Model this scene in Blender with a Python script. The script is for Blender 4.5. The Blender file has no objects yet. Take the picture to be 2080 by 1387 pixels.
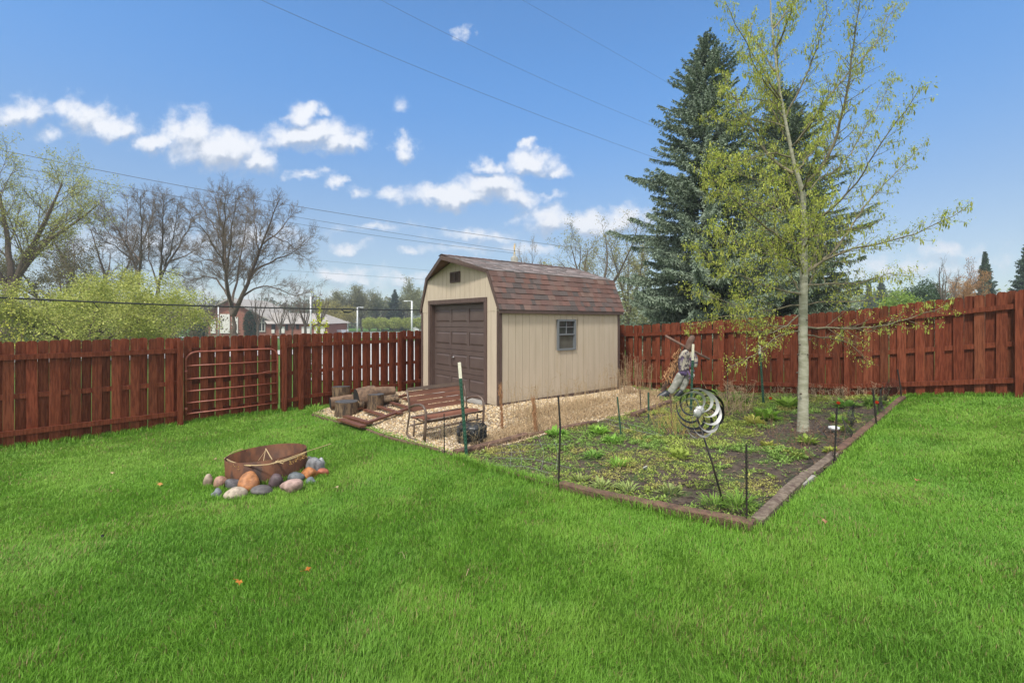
import bpy, math, random
import numpy as np
from mathutils import Vector, Matrix
R = math.radians
rng = np.random.default_rng(7)
random.seed(7)
S = bpy.context.scene
COL = S.collection

# ------------------------------------------------------------------ camera
F, CX, HY, CZ = 940.0, 1040.0, 652.0, 2.0      # focal length in photo pixels, centre, horizon row, eye height
cam = bpy.data.cameras.new('camera'); camo = bpy.data.objects.new('camera', cam); COL.objects.link(camo)
camo.location = (0, 0, CZ); camo.rotation_euler = (R(90), 0, 0)
cam.sensor_width = 36; cam.lens = 36 * F / 2080; cam.shift_y = -(693.5 - HY) / 2080
cam.clip_end = 3000; cam.clip_start = 0.05
S.camera = camo
S.view_settings.view_transform = 'Standard'; S.view_settings.look = 'None'
S.view_settings.exposure = 0.78; S.view_settings.gamma = 1
S.view_settings.use_curve_mapping = False
SUN_EL, SUN_AZ = 56, 205                        # azimuth clockwise from +Y: behind the camera, a little left

# ------------------------------------------------------------------ node helpers
class NT:
    def __init__(s, tree): s.t = tree; s.n = tree.nodes; s.l = tree.links
    def new(s, kind, **kw):
        nd = s.n.new(kind)
        for k, v in kw.items(): setattr(nd, k, v)
        return nd
    def set(s, sock, v):
        if isinstance(v, bpy.types.NodeSocket): s.l.new(v, sock)
        elif v is not None: sock.default_value = v
    def m(s, op, a, b=None, c=None, clamp=False):
        nd = s.new('ShaderNodeMath', operation=op, use_clamp=clamp)
        for i, v in enumerate((a, b, c)):
            if v is not None: s.set(nd.inputs[i], v)
        return nd.outputs[0]
    def v(s, op, a, b=None, c=None, out=0):
        nd = s.new('ShaderNodeVectorMath', operation=op)
        for i, v in enumerate((a, b, c)):
            if v is not None: s.set(nd.inputs[i], v)
        return nd.outputs['Value'] if out else nd.outputs['Vector']
    def mix(s, fac, a, b, blend='MIX'):
        nd = s.new('ShaderNodeMix', data_type='RGBA', blend_type=blend)
        s.set(nd.inputs[0], fac); s.set(nd.inputs[6], a); s.set(nd.inputs[7], b)
        return nd.outputs[2]
    def ss(s, x, lo, hi):
        nd = s.new('ShaderNodeMapRange', interpolation_type='SMOOTHSTEP')
        s.set(nd.inputs[0], x); nd.inputs[1].default_value = lo; nd.inputs[2].default_value = hi
        return nd.outputs[0]
    def noise(s, vec, scale, detail=4, rough=.55, dist=0):
        nd = s.new('ShaderNodeTexNoise')
        s.set(nd.inputs['Vector'], vec); nd.inputs['Scale'].default_value = scale
        nd.inputs['Detail'].default_value = detail; nd.inputs['Roughness'].default_value = rough
        nd.inputs['Distortion'].default_value = dist
        return nd.outputs['Fac']

# ------------------------------------------------------------------ world: Nishita sky, scattered cumulus ahead, overcast behind
W = bpy.data.worlds.new('World'); S.world = W; W.use_nodes = True
w = NT(W.node_tree); w.n.clear()
sky = w.new('ShaderNodeTexSky', sky_type='NISHITA'); sky.sun_disc = False
sky.sun_elevation = R(SUN_EL); sky.sun_rotation = R(SUN_AZ); sky.altitude = 200
sky.air_density = 1.0; sky.dust_density = 0.6; sky.ozone_density = 2.0
D = w.new('ShaderNodeTexCoord').outputs['Generated']
sp = w.new('ShaderNodeSeparateXYZ'); w.l.new(D, sp.inputs[0])
dy = w.m('MAXIMUM', sp.outputs[1], 0.08)
cb = w.new('ShaderNodeCombineXYZ')
w.l.new(w.m('DIVIDE', sp.outputs[0], dy), cb.inputs[0]); w.l.new(w.m('DIVIDE', sp.outputs[2], dy), cb.inputs[1])
p0 = cb.outputs[0]
nz = w.new('ShaderNodeTexNoise'); w.l.new(p0, nz.inputs['Vector']); nz.inputs['Scale'].default_value = 9
nz.inputs['Detail'].default_value = 5; nz.inputs['Roughness'].default_value = .62
wob = w.v('MULTIPLY', w.v('SUBTRACT', nz.outputs['Color'], (.5, .5, .5)), (.15, .085, 0))
nz2 = w.new('ShaderNodeTexNoise'); w.l.new(p0, nz2.inputs['Vector']); nz2.inputs['Scale'].default_value = 34
nz2.inputs['Detail'].default_value = 3
wob = w.v('ADD', wob, w.v('MULTIPLY', w.v('SUBTRACT', nz2.outputs['Color'], (.5, .5, .5)), (.034, .026, 0)))
p1 = w.v('ADD', p0, wob)
clouds = [(48,232,75,24,1.),(100,275,45,14,.55),(175,232,52,34,1.),(225,258,62,24,1.),(312,292,46,20,1.1),(385,272,55,40,1.2),(440,298,95,36,1.4),(520,320,52,24,1.2),
 (632,268,92,26,1.25),(615,228,34,20,1.),(690,290,52,24,1.25),(820,296,30,21,1.1),(985,328,32,15,1.),(1068,298,16,10,.8),(1078,330,56,20,1.15),(1120,345,40,12,.9),
 (925,396,125,22,1.25),(1000,378,62,30,1.35),(1040,402,44,22,1.1),(785,386,34,11,.8),(728,386,24,11,.8),(620,350,50,9,.7),(682,370,22,9,.7),
 (1112,442,62,26,1.05),(1200,452,80,24,1.2),(1105,396,44,9,.6),(1262,445,60,24,1.1),(945,66,13,16,.6),(812,214,24,8,.35),
 (712,500,42,11,.95),(775,460,70,9,.6),(965,478,95,13,.8),(832,514,20,7,.7),(925,510,70,9,.6),(700,556,70,13,.85),(810,562,70,10,.7),(1070,502,80,11,.7),
 (1925,508,95,14,.65),(1850,540,260,24,.6),(900,575,260,16,.45),(300,500,220,30,.6),(520,480,100,24,.7),(600,600,300,18,.4)]
def density(p):
    acc = None
    for x, y, a, b, st in clouds:
        u0, v0 = (x-CX)/F, (HY-y)/F
        sx, sy = F/(a*1.34), F/(b*1.55)
        q = w.v('MULTIPLY_ADD', p, (sx, sy, 0), (-u0*sx, -v0*sy, 0))
        d = w.v('LENGTH', q, out=1)
        g = w.m('MULTIPLY_ADD', d, -st, st)
        acc = g if acc is None else w.m('SMOOTH_MAX', acc, g, .15)
    return acc
d1 = density(p1)
d2 = density(w.v('ADD', p1, (-.004, .022, 0)))
front = w.ss(sp.outputs[1], .12, .3)
fine = w.noise(p0, 22, 5, .6)
dd = w.m('ADD', d1, w.m('MULTIPLY_ADD', fine, 1.45, -.70))
mask = w.m('MULTIPLY', w.ss(dd, .0, .92), front)
lit = w.ss(w.m('ADD', w.m('SUBTRACT', d1, d2), w.m('MULTIPLY_ADD', fine, 1.1, -.55)), -.50, .26)
ccol = w.mix(lit, (.26, .31, .395, 1), (.575, .585, .61, 1))
over = w.m('MAXIMUM', w.ss(sp.outputs[1], .50, .22), w.ss(sp.outputs[2], .68, .86))
on = w.noise(D, 3.2, 4)
ocol = w.mix(on, (.55, .60, .68, 1), (1.0, .99, .96, 1))
SKYS = 0.085
tint = w.mix(w.ss(sp.outputs[2], .10, .50), (SKYS*.82, SKYS*.87, SKYS*.91, 1), (SKYS*.56, SKYS*1.17, SKYS*1.58, 1))
skyc = w.v('MULTIPLY', sky.outputs[0], tint)
c = w.mix(w.m('MULTIPLY', mask, .95), skyc, ccol)
c = w.mix(w.m('MULTIPLY', over, .9), c, ocol)
c = w.mix(w.ss(sp.outputs[2], 0.0, -.06), c, (.25, .3, .2, 1))
bg = w.new('ShaderNodeBackground'); w.l.new(c, bg.inputs[0]); bg.inputs[1].default_value = 1.0
wo = w.new('ShaderNodeOutputWorld'); w.l.new(bg.outputs[0], wo.inputs[0])
W.cycles.sampling_method = 'MANUAL'; W.cycles.sample_map_resolution = 512

sd = bpy.data.lights.new('sun', 'SUN'); sd.energy = 2.5; sd.angle = R(7); sd.color = (1, .955, .88)
so = bpy.data.objects.new('sun', sd); COL.objects.link(so)
sv = Vector((math.sin(R(SUN_AZ))*math.cos(R(SUN_EL)), math.cos(R(SUN_AZ))*math.cos(R(SUN_EL)), math.sin(R(SUN_EL))))
so.rotation_euler = sv.to_track_quat('Z', 'Y').to_euler(); so.location = (0, -5, 20)

# ------------------------------------------------------------------ materials
def mat(name, col, col2=None, rough=.8, ns=6, stretch=(1,1,1), bump=0, bs=None, usecol=False, metal=0, spec=.3,
        transl=0, splash=None, lo=.35, hi=.65, detail=5, dirt=None, dirtscale=2, dlo=.5, dhi=.7, bdist=.01):
    m = bpy.data.materials.new(name); m.use_nodes = True; t = NT(m.node_tree); t.n.clear()
    tc = t.new('ShaderNodeTexCoord').outputs['Object']
    vec = t.v('MULTIPLY', tc, stretch)
    c = (*col, 1)
    n = t.noise(vec, ns, detail)
    if col2 is not None: c = t.mix(t.ss(n, lo, hi), (*col, 1), (*col2, 1))
    if dirt is not None:
        n2 = t.noise(t.v('ADD', vec, (7.3, 2.1, 4.4)), dirtscale, 6, .65)
        c = t.mix(t.ss(n2, dlo, dhi), c, (*dirt, 1))
    if splash is not None:
        sz = t.new('ShaderNodeSeparateXYZ'); t.l.new(tc, sz.inputs[0])
        n3 = t.noise(tc, 9, 6, .7)
        hgt = t.m('MULTIPLY_ADD', n3, .75, t.m('MULTIPLY', sz.outputs[2], -1.0))
        c = t.mix(t.m('MULTIPLY', t.ss(hgt, .12, .46), .5), c, (*splash, 1))
    if usecol:
        at = t.new('ShaderNodeAttribute', attribute_name='Col')
        c = t.mix(1.0, c, at.outputs['Color'], 'MULTIPLY')
    b = t.new('ShaderNodeBsdfPrincipled')
    t.set(b.inputs['Base Color'], c); b.inputs['Roughness'].default_value = rough
    b.inputs['Metallic'].default_value = metal; b.inputs['Specular IOR Level'].default_value = spec
    if bump:
        bn = t.new('ShaderNodeBump'); bn.inputs['Strength'].default_value = bump; bn.inputs['Distance'].default_value = bdist
        t.l.new(t.noise(vec, bs or ns*4, 6, .6), bn.inputs['Height']); t.l.new(bn.outputs[0], b.inputs['Normal'])
    out = b.outputs[0]
    if transl:
        tr = t.new('ShaderNodeBsdfTranslucent'); t.set(tr.inputs[0], c)
        mx = t.new('ShaderNodeMixShader'); mx.inputs[0].default_value = transl
        t.l.new(out, mx.inputs[1]); t.l.new(tr.outputs[0], mx.inputs[2]); out = mx.outputs[0]
    o = t.new('ShaderNodeOutputMaterial'); t.l.new(out, o.inputs[0])
    return m
M = {}
M['fence'] = mat('red_stained_wood', (.180,.055,.028), (.108,.030,.015), .42, 7, (6,6,.6), .35, 30, True, spec=.12, lo=.38, hi=.62, dirt=(.078,.024,.014), dirtscale=5, dlo=.54, dhi=.74)
M['gatepaint'] = mat('rust_red_paint', (.30,.085,.05), (.19,.05,.03), .4, 14, bump=.1, spec=.5)
M['siding'] = mat('tan_siding', (.50,.415,.315), (.46,.38,.285), .75, 2, (3,3,.5), .25, 60, spec=.25, splash=(.27,.21,.14), dirt=(.43,.34,.23), dirtscale=1.4, dlo=.55, dhi=.8)
M['trim'] = mat('brown_trim', (.105,.068,.056), (.085,.054,.045), .6, 5, (3,3,1), .1, spec=.35)
M['door'] = mat('brown_door_paint', (.100,.070,.060), (.085,.058,.050), .5, 3, bump=.08, bs=50, spec=.45)
M['doorframe'] = mat('door_weather_strip', (.03,.03,.03), rough=.6)
M['soffit'] = mat('soffit_board', (.20,.13,.085), (.16,.10,.07), .8, 5)
M['shingle'] = mat('asphalt_shingle', (1,1,1), (.78,.78,.78), .9, 60, bump=.5, bs=180, usecol=True, spec=.2)
M['grey'] = mat('grey_vinyl', (.16,.17,.18), rough=.5)
M['glass'] = mat('window_glass', (.03,.035,.038), (.05,.055,.05), .06, 3, spec=.9)
M['reflectglass'] = mat('window_reflection_glass', (.07,.07,.06), (.11,.105,.09), .07, 2, spec=.8)  # lower pane: faint reflection put into a paler base colour
M['steel'] = mat('bright_metal', (.6,.6,.6), rough=.3, metal=1)
M['spin'] = mat('pale_spinner_metal', (.62,.61,.58), (.45,.44,.42), .38, 10, metal=.6)
M['spinshade'] = mat('shaded_spinner_metal', (.05,.05,.052), (.03,.03,.032), .3, 10, metal=.6)  # rear blades: dark reflections of the turned metal painted in as base colour
M['concrete'] = mat('concrete', (.36,.34,.31), (.28,.265,.24), .9, 8, bump=.3)
M['pebble'] = mat('pebble', (1,1,1), (.8,.8,.8), .75, 60, usecol=True, spec=.3)
M['grass'] = mat('grass_blade', (1,1,1), rough=.5, usecol=True, transl=.35, spec=.2)
M['leaf'] = mat('leaf', (1,1,1), rough=.6, usecol=True, transl=.35, spec=.2)
M['needle'] = mat('needle', (1,1,1), rough=.7, usecol=True, transl=.1, spec=.2)
M['barkpale'] = mat('pale_birch_bark', (.38,.365,.28), (.25,.245,.17), .8, 7, (1,1,3), .4, 24, spec=.2, dirt=(.12,.11,.08), dirtscale=5, dlo=.6, dhi=.72)
M['barkyoung'] = mat('young_branch_bark', (.22,.19,.12), (.13,.11,.075), .8, 12)
M['bark'] = mat('grey_brown_bark', (.13,.10,.075), (.08,.062,.048), .9, 6, (2,2,.5), .5)
M['twig'] = mat('bare_twig', (.165,.128,.088), (.12,.094,.066), .9, 3)
M['barkspruce'] = mat('spruce_bark', (.075,.058,.05), (.045,.036,.03), .9, 6, (2,2,.5), .4)
M['rust'] = mat('rusty_steel', (.135,.052,.022), (.065,.026,.014), .65, 7, (1,1,.5), .3, 40, dirt=(.03,.018,.014), dirtscale=3, dlo=.55, dhi=.7)
M['rock'] = mat('field_stone', (.88,.88,.88), (.48,.47,.47), .6, 15, bump=.6, bs=30, usecol=True, spec=.45, dirt=(.85,.8,.75), dirtscale=18, dlo=.62, dhi=.7)
M['benchwood'] = mat('bench_slat', (.22,.095,.06), (.16,.065,.042), .5, 6, (.6,4,4), .15, spec=.4)
M['benchmetal'] = mat('bronze_tube', (.13,.085,.062), (.10,.065,.05), .42, 6, spec=.5)
M['oldboard'] = mat('wet_brown_board', (.16,.062,.035), (.10,.038,.022), .5, 4, (3,3,3), .25, spec=.4)
M['timber'] = mat('landscape_timber', (.165,.095,.065), (.10,.058,.042), .8, 7, (2,2,2), .6, 30, dirt=(.07,.045,.035), dirtscale=3, dlo=.52, dhi=.66)
M['timbergrey'] = mat('weathered_timber', (.21,.165,.125), (.11,.08,.06), .85, 9, (2,2,2), .6, 30, dirt=(.09,.06,.05), dirtscale=4, dlo=.52, dhi=.66)
M['logside'] = mat('log_bark', (.20,.135,.08), (.07,.045,.03), .85, 12, (2.2,2.2,.5), .7, 30, dirt=(.04,.03,.024), dirtscale=6, dlo=.5, dhi=.66)
M['logpale'] = mat('bare_log_wood', (.20,.125,.078), (.10,.062,.042), .8, 6, (2,2,2), .4, dirt=(.12,.08,.055), dirtscale=5, dlo=.55, dhi=.7)
M['logtop'] = mat('grey_cut_wood', (.085,.085,.09), (.05,.048,.05), .8, 18, bump=.5)
M['logchar'] = mat('black_cut_wood', (.016,.015,.014), (.03,.026,.022), .9, 14, bump=.6)
M['green'] = mat('green_post_paint', (.012,.060,.035), (.018,.075,.045), .45, 9, spec=.5)
M['white'] = mat('cream_white_paint', (.74,.70,.55), (.62,.58,.46), .5, 30)
M['plainwhite'] = mat('white_paint', (.68,.69,.70), (.60,.61,.62), .5, 3)
M['black'] = mat('black_steel', (.014,.014,.015), (.03,.02,.016), .45, 20, spec=.5)
M['blackplastic'] = mat('black_plastic', (.018,.020,.022), rough=.35, spec=.6)
M['wire'] = mat('galvanised_wire', (.42,.44,.46), rough=.4, metal=.6)
M['straw'] = mat('dry_stalk', (1,1,1), rough=.85, usecol=True, transl=.15)
M['cable'] = mat('black_cable', (.02,.022,.022), rough=.6)
M['powerline'] = mat('thin_power_line', (.10,.11,.13), rough=.6)
M['brick'] = mat('brick', (.27,.115,.078), (.22,.09,.06), .9, 20)
M['roofgrey'] = mat('grey_roof', (.36,.33,.30), (.30,.275,.25), .9, 3, spec=.2)
M['offwhite'] = mat('offwhite_panel', (.62,.60,.55), rough=.8)
M['carwhite'] = mat('white_car_paint', (.7,.7,.72), rough=.25, spec=.6)
M['carglass'] = mat('car_glass', (.02,.025,.03), rough=.08, spec=.8)
M['tyre'] = mat('tyre', (.02,.02,.02), rough=.8)
M['asphalt'] = mat('asphalt', (.22,.22,.22), (.18,.18,.18), .9, 2)
M['gold'] = mat('gold_leaf', (.75,.50,.16), rough=.35, metal=.7)
M['stone'] = mat('pale_stone', (.42,.40,.32), (.35,.33,.27), .9, .8)
M['cloth'] = mat('patterned_shirt', (.36,.33,.27), (.07,.055,.08), .9, 11, bump=.9, lo=.44, hi=.56, dirt=(.45,.32,.08), dirtscale=15, dlo=.6, dhi=.7)
M['pants'] = mat('grey_trousers', (.36,.36,.32), (.20,.20,.17), .9, 9, bump=.5, bs=30)
M['boot'] = mat('black_boot', (.018,.022,.026), rough=.4, spec=.5)
M['stickwood'] = mat('weathered_stick', (.17,.11,.085), (.10,.06,.045), .85, 8, bump=.3)
M['scarf'] = mat('purple_cloth', (.10,.07,.14), (.05,.035,.08), .9, 12)
M['orangecloth'] = mat('faded_orange_cloth', (.33,.17,.08), (.20,.11,.07), .9, 14)
M['petal'] = mat('red_petal', (.6,.06,.015), rough=.5, transl=.3)

# ------------------------------------------------------------------ terrain
def fitpts():
    r = []
    for t in np.linspace(-.5, 1.15, 8): r.append((-8.46+t*7.5, 7.65+1.076*t*7.5, -2.15))
    r += [(3.5,13.2,-1.96),(5.5,11.35,-1.79),(7.02,9.86,-1.65),(8.88,8.1,-1.30),(10.6,6.4,-1.1)]
    r += [(-.28,9.9,-1.84),(2.9,12.5,-1.85),(-2.4,12.4,-1.86),(1.3,11.2,-1.84)]
    r += [(2.04,4.03,-1.80),(.6,5.6,-1.96),(-3.2,6.1,-2.05),(4.3,6.2,-1.80),(4.65,7.4,-1.78),(5.65,7.2,-1.66),(-.8,6.6,-1.95)]
    r += [(0,0,-1.75),(3,1.5,-1.62),(8,4,-1.32),(-6,3,-2.02),(-10,5,-2.15)]
    return np.array(r)
FP = fitpts()
def basis(x, y): return np.stack([np.ones_like(x), x, y, x*x, x*y, y*y], -1)
FC, *_ = np.linalg.lstsq(basis(FP[:,0], FP[:,1]), FP[:,2], rcond=None)
FR = FP[:,2] - basis(FP[:,0], FP[:,1]) @ FC
# smooth local correction of the residual
def sstep(t): t = np.clip(t, 0, 1); return t*t*(3-2*t)
def G(x, y):
    x = np.asarray(x, float); y = np.asarray(y, float)
    xc = np.clip(x, -13, 12); yc = np.clip(y, -2, 15)
    z = basis(xc, yc) @ FC
    wsum = .25; acc = 0
    for (px_, py_, _), r_ in zip(FP, FR):
        k = np.exp(-((x-px_)**2 + (y-py_)**2)/(2*1.3**2)); acc = acc + k*r_; wsum = wsum + k
    z = z + acc/wsum
    z = z + .012*np.sin(x*1.9+.7*y)+.009*np.sin(2.7*y-1.1*x)
    r = np.hypot(x, y-6)
    far = -2.15 - 1.05*sstep((r-20)/70.)
    b = sstep((r-12)/12.)
    return CZ + z*(1-b) + far*b
def g1(x, y): return float(G(x, y))
def P(px, py, Y): return Vector(((px-CX)*Y/F, Y, CZ+(HY-py)*Y/F))
def GP(px, py, dz=0):
    Y = F*2.0/(py-HY)
    for _ in range(40):
        X = (px-CX)*Y/F
        Y = .5*Y + .5*F*(CZ-g1(X, Y)-dz)/(py-HY)
    return Vector(((px-CX)*Y/F, Y, g1((px-CX)*Y/F, Y)+dz))

# ------------------------------------------------------------------ mesh helpers
class MB:
    def __init__(s): s.v = []; s.f = []; s.c = []; s.col = (1,1,1); s.n = 0
    def add(s, V, Fc):
        k = s.n
        s.v += [tuple(a) for a in V]; s.c += [s.col]*len(V); s.n += len(V)
        s.f += [tuple(i+k for i in f) for f in Fc]
    def box(s, c, size, M3=None):
        h = [a/2 for a in size]; V = []
        for x in (-1,1):
            for y in (-1,1):
                for z in (-1,1):
                    q = Vector((x*h[0], y*h[1], z*h[2]))
                    if M3 is not None: q = M3 @ q
                    V.append(q+Vector(c))
        s.add(V, [(0,1,3,2),(4,6,7,5),(0,4,5,1),(2,3,7,6),(0,2,6,4),(1,5,7,3)])
    def beam(s, a, b, wd, th, up=(0,0,1), roll=0):
        a = Vector(a); b = Vector(b); d = (b-a); L = d.length; d.normalize()
        up = Vector(up); x = d; y = up.cross(d)
        if y.length < 1e-4: y = Vector((1,0,0)).cross(d)
        y.normalize(); z = x.cross(y)
        M3 = Matrix((x, y, z)).transposed()
        if roll: M3 = M3 @ Matrix.Rotation(roll, 3, 'X')
        s.box((a+b)/2, (L, wd, th), M3)
    def tube(s, pts, rad, n=8, cap=True):
        pts = [Vector(p) for p in pts]
        if not hasattr(rad, '__len__'): rad = [rad]*len(pts)
        V = []; prev = None
        for i, p in enumerate(pts):
            d = (pts[min(i+1, len(pts)-1)] - pts[max(i-1, 0)]).normalized()
            if prev is None:
                u = d.orthogonal().normalized()
            else:
                u = (prev - d*prev.dot(d)).normalized()
            prev = u; v = d.cross(u)
            for k in range(n):
                a = 2*math.pi*k/n
                V.append(p + (u*math.cos(a)+v*math.sin(a))*rad[i])
        Fc = []
        for i in range(len(pts)-1):
            for k in range(n):
                Fc.append((i*n+k, i*n+(k+1)%n, (i+1)*n+(k+1)%n, (i+1)*n+k))
        if cap: Fc.append(tuple(reversed(range(n)))); Fc.append(tuple((len(pts)-1)*n+k for k in range(n)))
        s.add(V, Fc)
    def prism(s, poly, z0, z1, tf=lambda x, y, z: (x, y, z)):
        n = len(poly)
        V = [tf(x, y, z0) for x, y in poly] + [tf(x, y, z1) for x, y in poly]
        s.add(V, [tuple(reversed(range(n))), tuple(range(n, 2*n))] + [(i, (i+1)%n, n+(i+1)%n, n+i) for i in range(n)])
    def arrays(s): return np.array(s.v, float), s.f, np.array(s.c, float)

def link(o, parent):
    COL.objects.link(o)
    if parent is not None: o.parent = parent
    return o
def part(name, mb, m, parent=None, smooth=False, world=False):
    me = bpy.data.meshes.new(name)
    V = mb.v
    if world and parent is not None:
        L = parent.location; V = [(a[0]-L.x, a[1]-L.y, a[2]-L.z) for a in V]
    me.from_pydata(V, [], mb.f); me.materials.append(m)
    ca = me.color_attributes.new('Col', 'FLOAT_COLOR', 'POINT')
    cc = np.ones((len(V), 4)); cc[:, :3] = np.array(mb.c).reshape(-1, 3)
    ca.data.foreach_set('color', cc.ravel())
    if smooth: me.polygons.foreach_set('use_smooth', [True]*len(me.polygons))
    me.update()
    return link(bpy.data.objects.new(name, me), parent)
def npmesh(name, V, Fa, m, parent=None, colors=None, smooth=False, origin=None):
    """Fa: list of int arrays (n,k) of faces"""
    V = np.asarray(V, float)
    if origin is not None: V = V - np.array(origin)
    me = bpy.data.meshes.new(name); me.vertices.add(len(V)); me.vertices.foreach_set('co', V.ravel())
    if not isinstance(Fa, list): Fa = [Fa]
    Fa = [f for f in Fa if len(f)]
    lo = np.concatenate([f.ravel() for f in Fa]); tot = np.concatenate([np.full(len(f), f.shape[1]) for f in Fa])
    st = np.concatenate([[0], np.cumsum(tot)[:-1]])
    me.loops.add(len(lo)); me.loops.foreach_set('vertex_index', lo.astype(np.int32))
    me.polygons.add(len(tot)); me.polygons.foreach_set('loop_start', st.astype(np.int32))
    try: me.polygons.foreach_set('loop_total', tot.astype(np.int32))
    except Exception: pass
    if smooth: me.polygons.foreach_set('use_smooth', np.ones(len(tot), bool))
    me.materials.append(m)
    if colors is not None:
        ca = me.color_attributes.new('Col', 'FLOAT_COLOR', 'POINT')
        cc = np.ones((len(V), 4)); cc[:, :3] = colors; ca.data.foreach_set('color', cc.ravel())
    me.update(calc_edges=True)
    return link(bpy.data.objects.new(name, me), parent)
def thing(name, label, cat, loc=(0,0,0), rz=0, group=None):
    o = bpy.data.objects.new(name, None); COL.objects.link(o); o.empty_display_size = .2
    o.location = loc; o.rotation_euler = (0, 0, rz); o['label'] = label; o['category'] = cat
    if group: o['group'] = group
    return o
def tag(o, label, cat, group=None, kind=None):
    o['label'] = label; o['category'] = cat
    if group: o['group'] = group
    if kind: o['kind'] = kind
    return o
def struct(o): o['kind'] = 'structure'; return o
def copy_tree(o, parent=None):
    c = o.copy(); COL.objects.link(c); c.parent = parent
    for ch in list(o.children): copy_tree(ch, c)
    return c
def polys_to_tubes(polys, n=3):
    """batch tubes: polys = list of (pts kx3, radii k)"""
    Vs, Fs, off = [], [], 0
    byk = {}
    for p, r in polys: byk.setdefault(len(p), []).append((p, r))
    for k, lst in byk.items():
        A = np.array([a for a, _ in lst], float); Rr = np.array([b for _, b in lst], float); m = len(A)
        T = np.empty_like(A); T[:, 1:-1] = A[:, 2:]-A[:, :-2] if k > 2 else T[:, 1:-1]; T[:, 0] = A[:, 1]-A[:, 0]; T[:, -1] = A[:, -1]-A[:, -2]
        T /= np.linalg.norm(T, axis=2, keepdims=True)+1e-9
        axis = A[:, -1]-A[:, 0]; axis /= np.linalg.norm(axis, axis=1, keepdims=True)+1e-9
        ref = np.where(np.abs(axis[:, 2:3]) < .8, np.array([[0., 0, 1]]), np.array([[1., 0, 0]]))[:, None, :]
        U = np.cross(T, ref); U /= np.linalg.norm(U, axis=2, keepdims=True)+1e-9; Vv = np.cross(T, U)
        a = 2*np.pi*np.arange(n)/n
        ring = A[:, :, None, :] + (U[:, :, None, :]*np.cos(a)[None, None, :, None] + Vv[:, :, None, :]*np.sin(a)[None, None, :, None])*Rr[:, :, None, None]
        Vs.append(ring.reshape(-1, 3))
        base = off + np.arange(m)[:, None, None]*k*n; i = np.arange(k-1)[None, :, None]*n; j = np.arange(n)[None, None, :]; j2 = (j+1) % n
        q = np.stack([base+i+j, base+i+j2, base+i+n+j2, base+i+n+j], -1).reshape(-1, 4)
        Fs.append(q); off += m*k*n
    return np.concatenate(Vs), np.concatenate(Fs)
def inpoly(x, y, poly):
    x = np.asarray(x); y = np.asarray(y); r = np.zeros(x.shape, bool); n = len(poly)
    for i in range(n):
        x1, y1 = poly[i]; x2, y2 = poly[(i+1) % n]
        if y1 == y2: continue
        c = ((y1 > y) != (y2 > y)) & (x < (x2-x1)*(y-y1)/(y2-y1)+x1)
        r ^= c
    return r
def vnoise(x, y, s, seed=0):
    """smooth value noise 0..1"""
    x = np.asarray(x)*s+seed*17.3; y = np.asarray(y)*s-seed*9.1
    xi = np.floor(x).astype(int); yi = np.floor(y).astype(int); fx = sstep(x-xi); fy = sstep(y-yi)
    def h(a, b):
        t = np.sin(a*127.1+b*311.7+seed*74.7)*43758.5453
        return t-np.floor(t)
    return (h(xi, yi)*(1-fx)+h(xi+1, yi)*fx)*(1-fy)+(h(xi, yi+1)*(1-fx)+h(xi+1, yi+1)*fx)*fy
def fbm(x, y, s, seed=0): return (vnoise(x, y, s, seed)+.5*vnoise(x, y, s*2.1, seed+1)+.25*vnoise(x, y, s*4.3, seed+2))/1.75

# ------------------------------------------------------------------ ground sheet
def gaxis(lo, hi, d, far, g=1.22):
    a = list(np.arange(lo, hi+1e-6, d)); s = d
    while a[-1] < far: s *= g; a.append(a[-1]+s)
    s = d
    while a[0] > -far: s *= g; a.insert(0, a[0]-s)
    return np.array(a)
gx = gaxis(-13, 13, .2, 900); gy = gaxis(-1, 18, .2, 900)
XX, YY = np.meshgrid(gx, gy)
V = np.stack([XX, YY, G(XX, YY)], -1).reshape(-1, 3)
ny, nx = XX.shape; ii, jj = np.meshgrid(np.arange(ny-1), np.arange(nx-1), indexing='ij'); a = (ii*nx+jj).ravel()
Fq = np.stack([a, a+1, a+nx+1, a+nx], -1)
M['ground'] = mat('lawn_soil', (.075,.15,.026), (.055,.11,.02), .9, 1.3, bump=.6, bs=30, dirt=(.09,.15,.03), dirtscale=4, spec=.1)
ground = struct(npmesh('ground', V, Fq, M['ground'], smooth=True))

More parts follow.
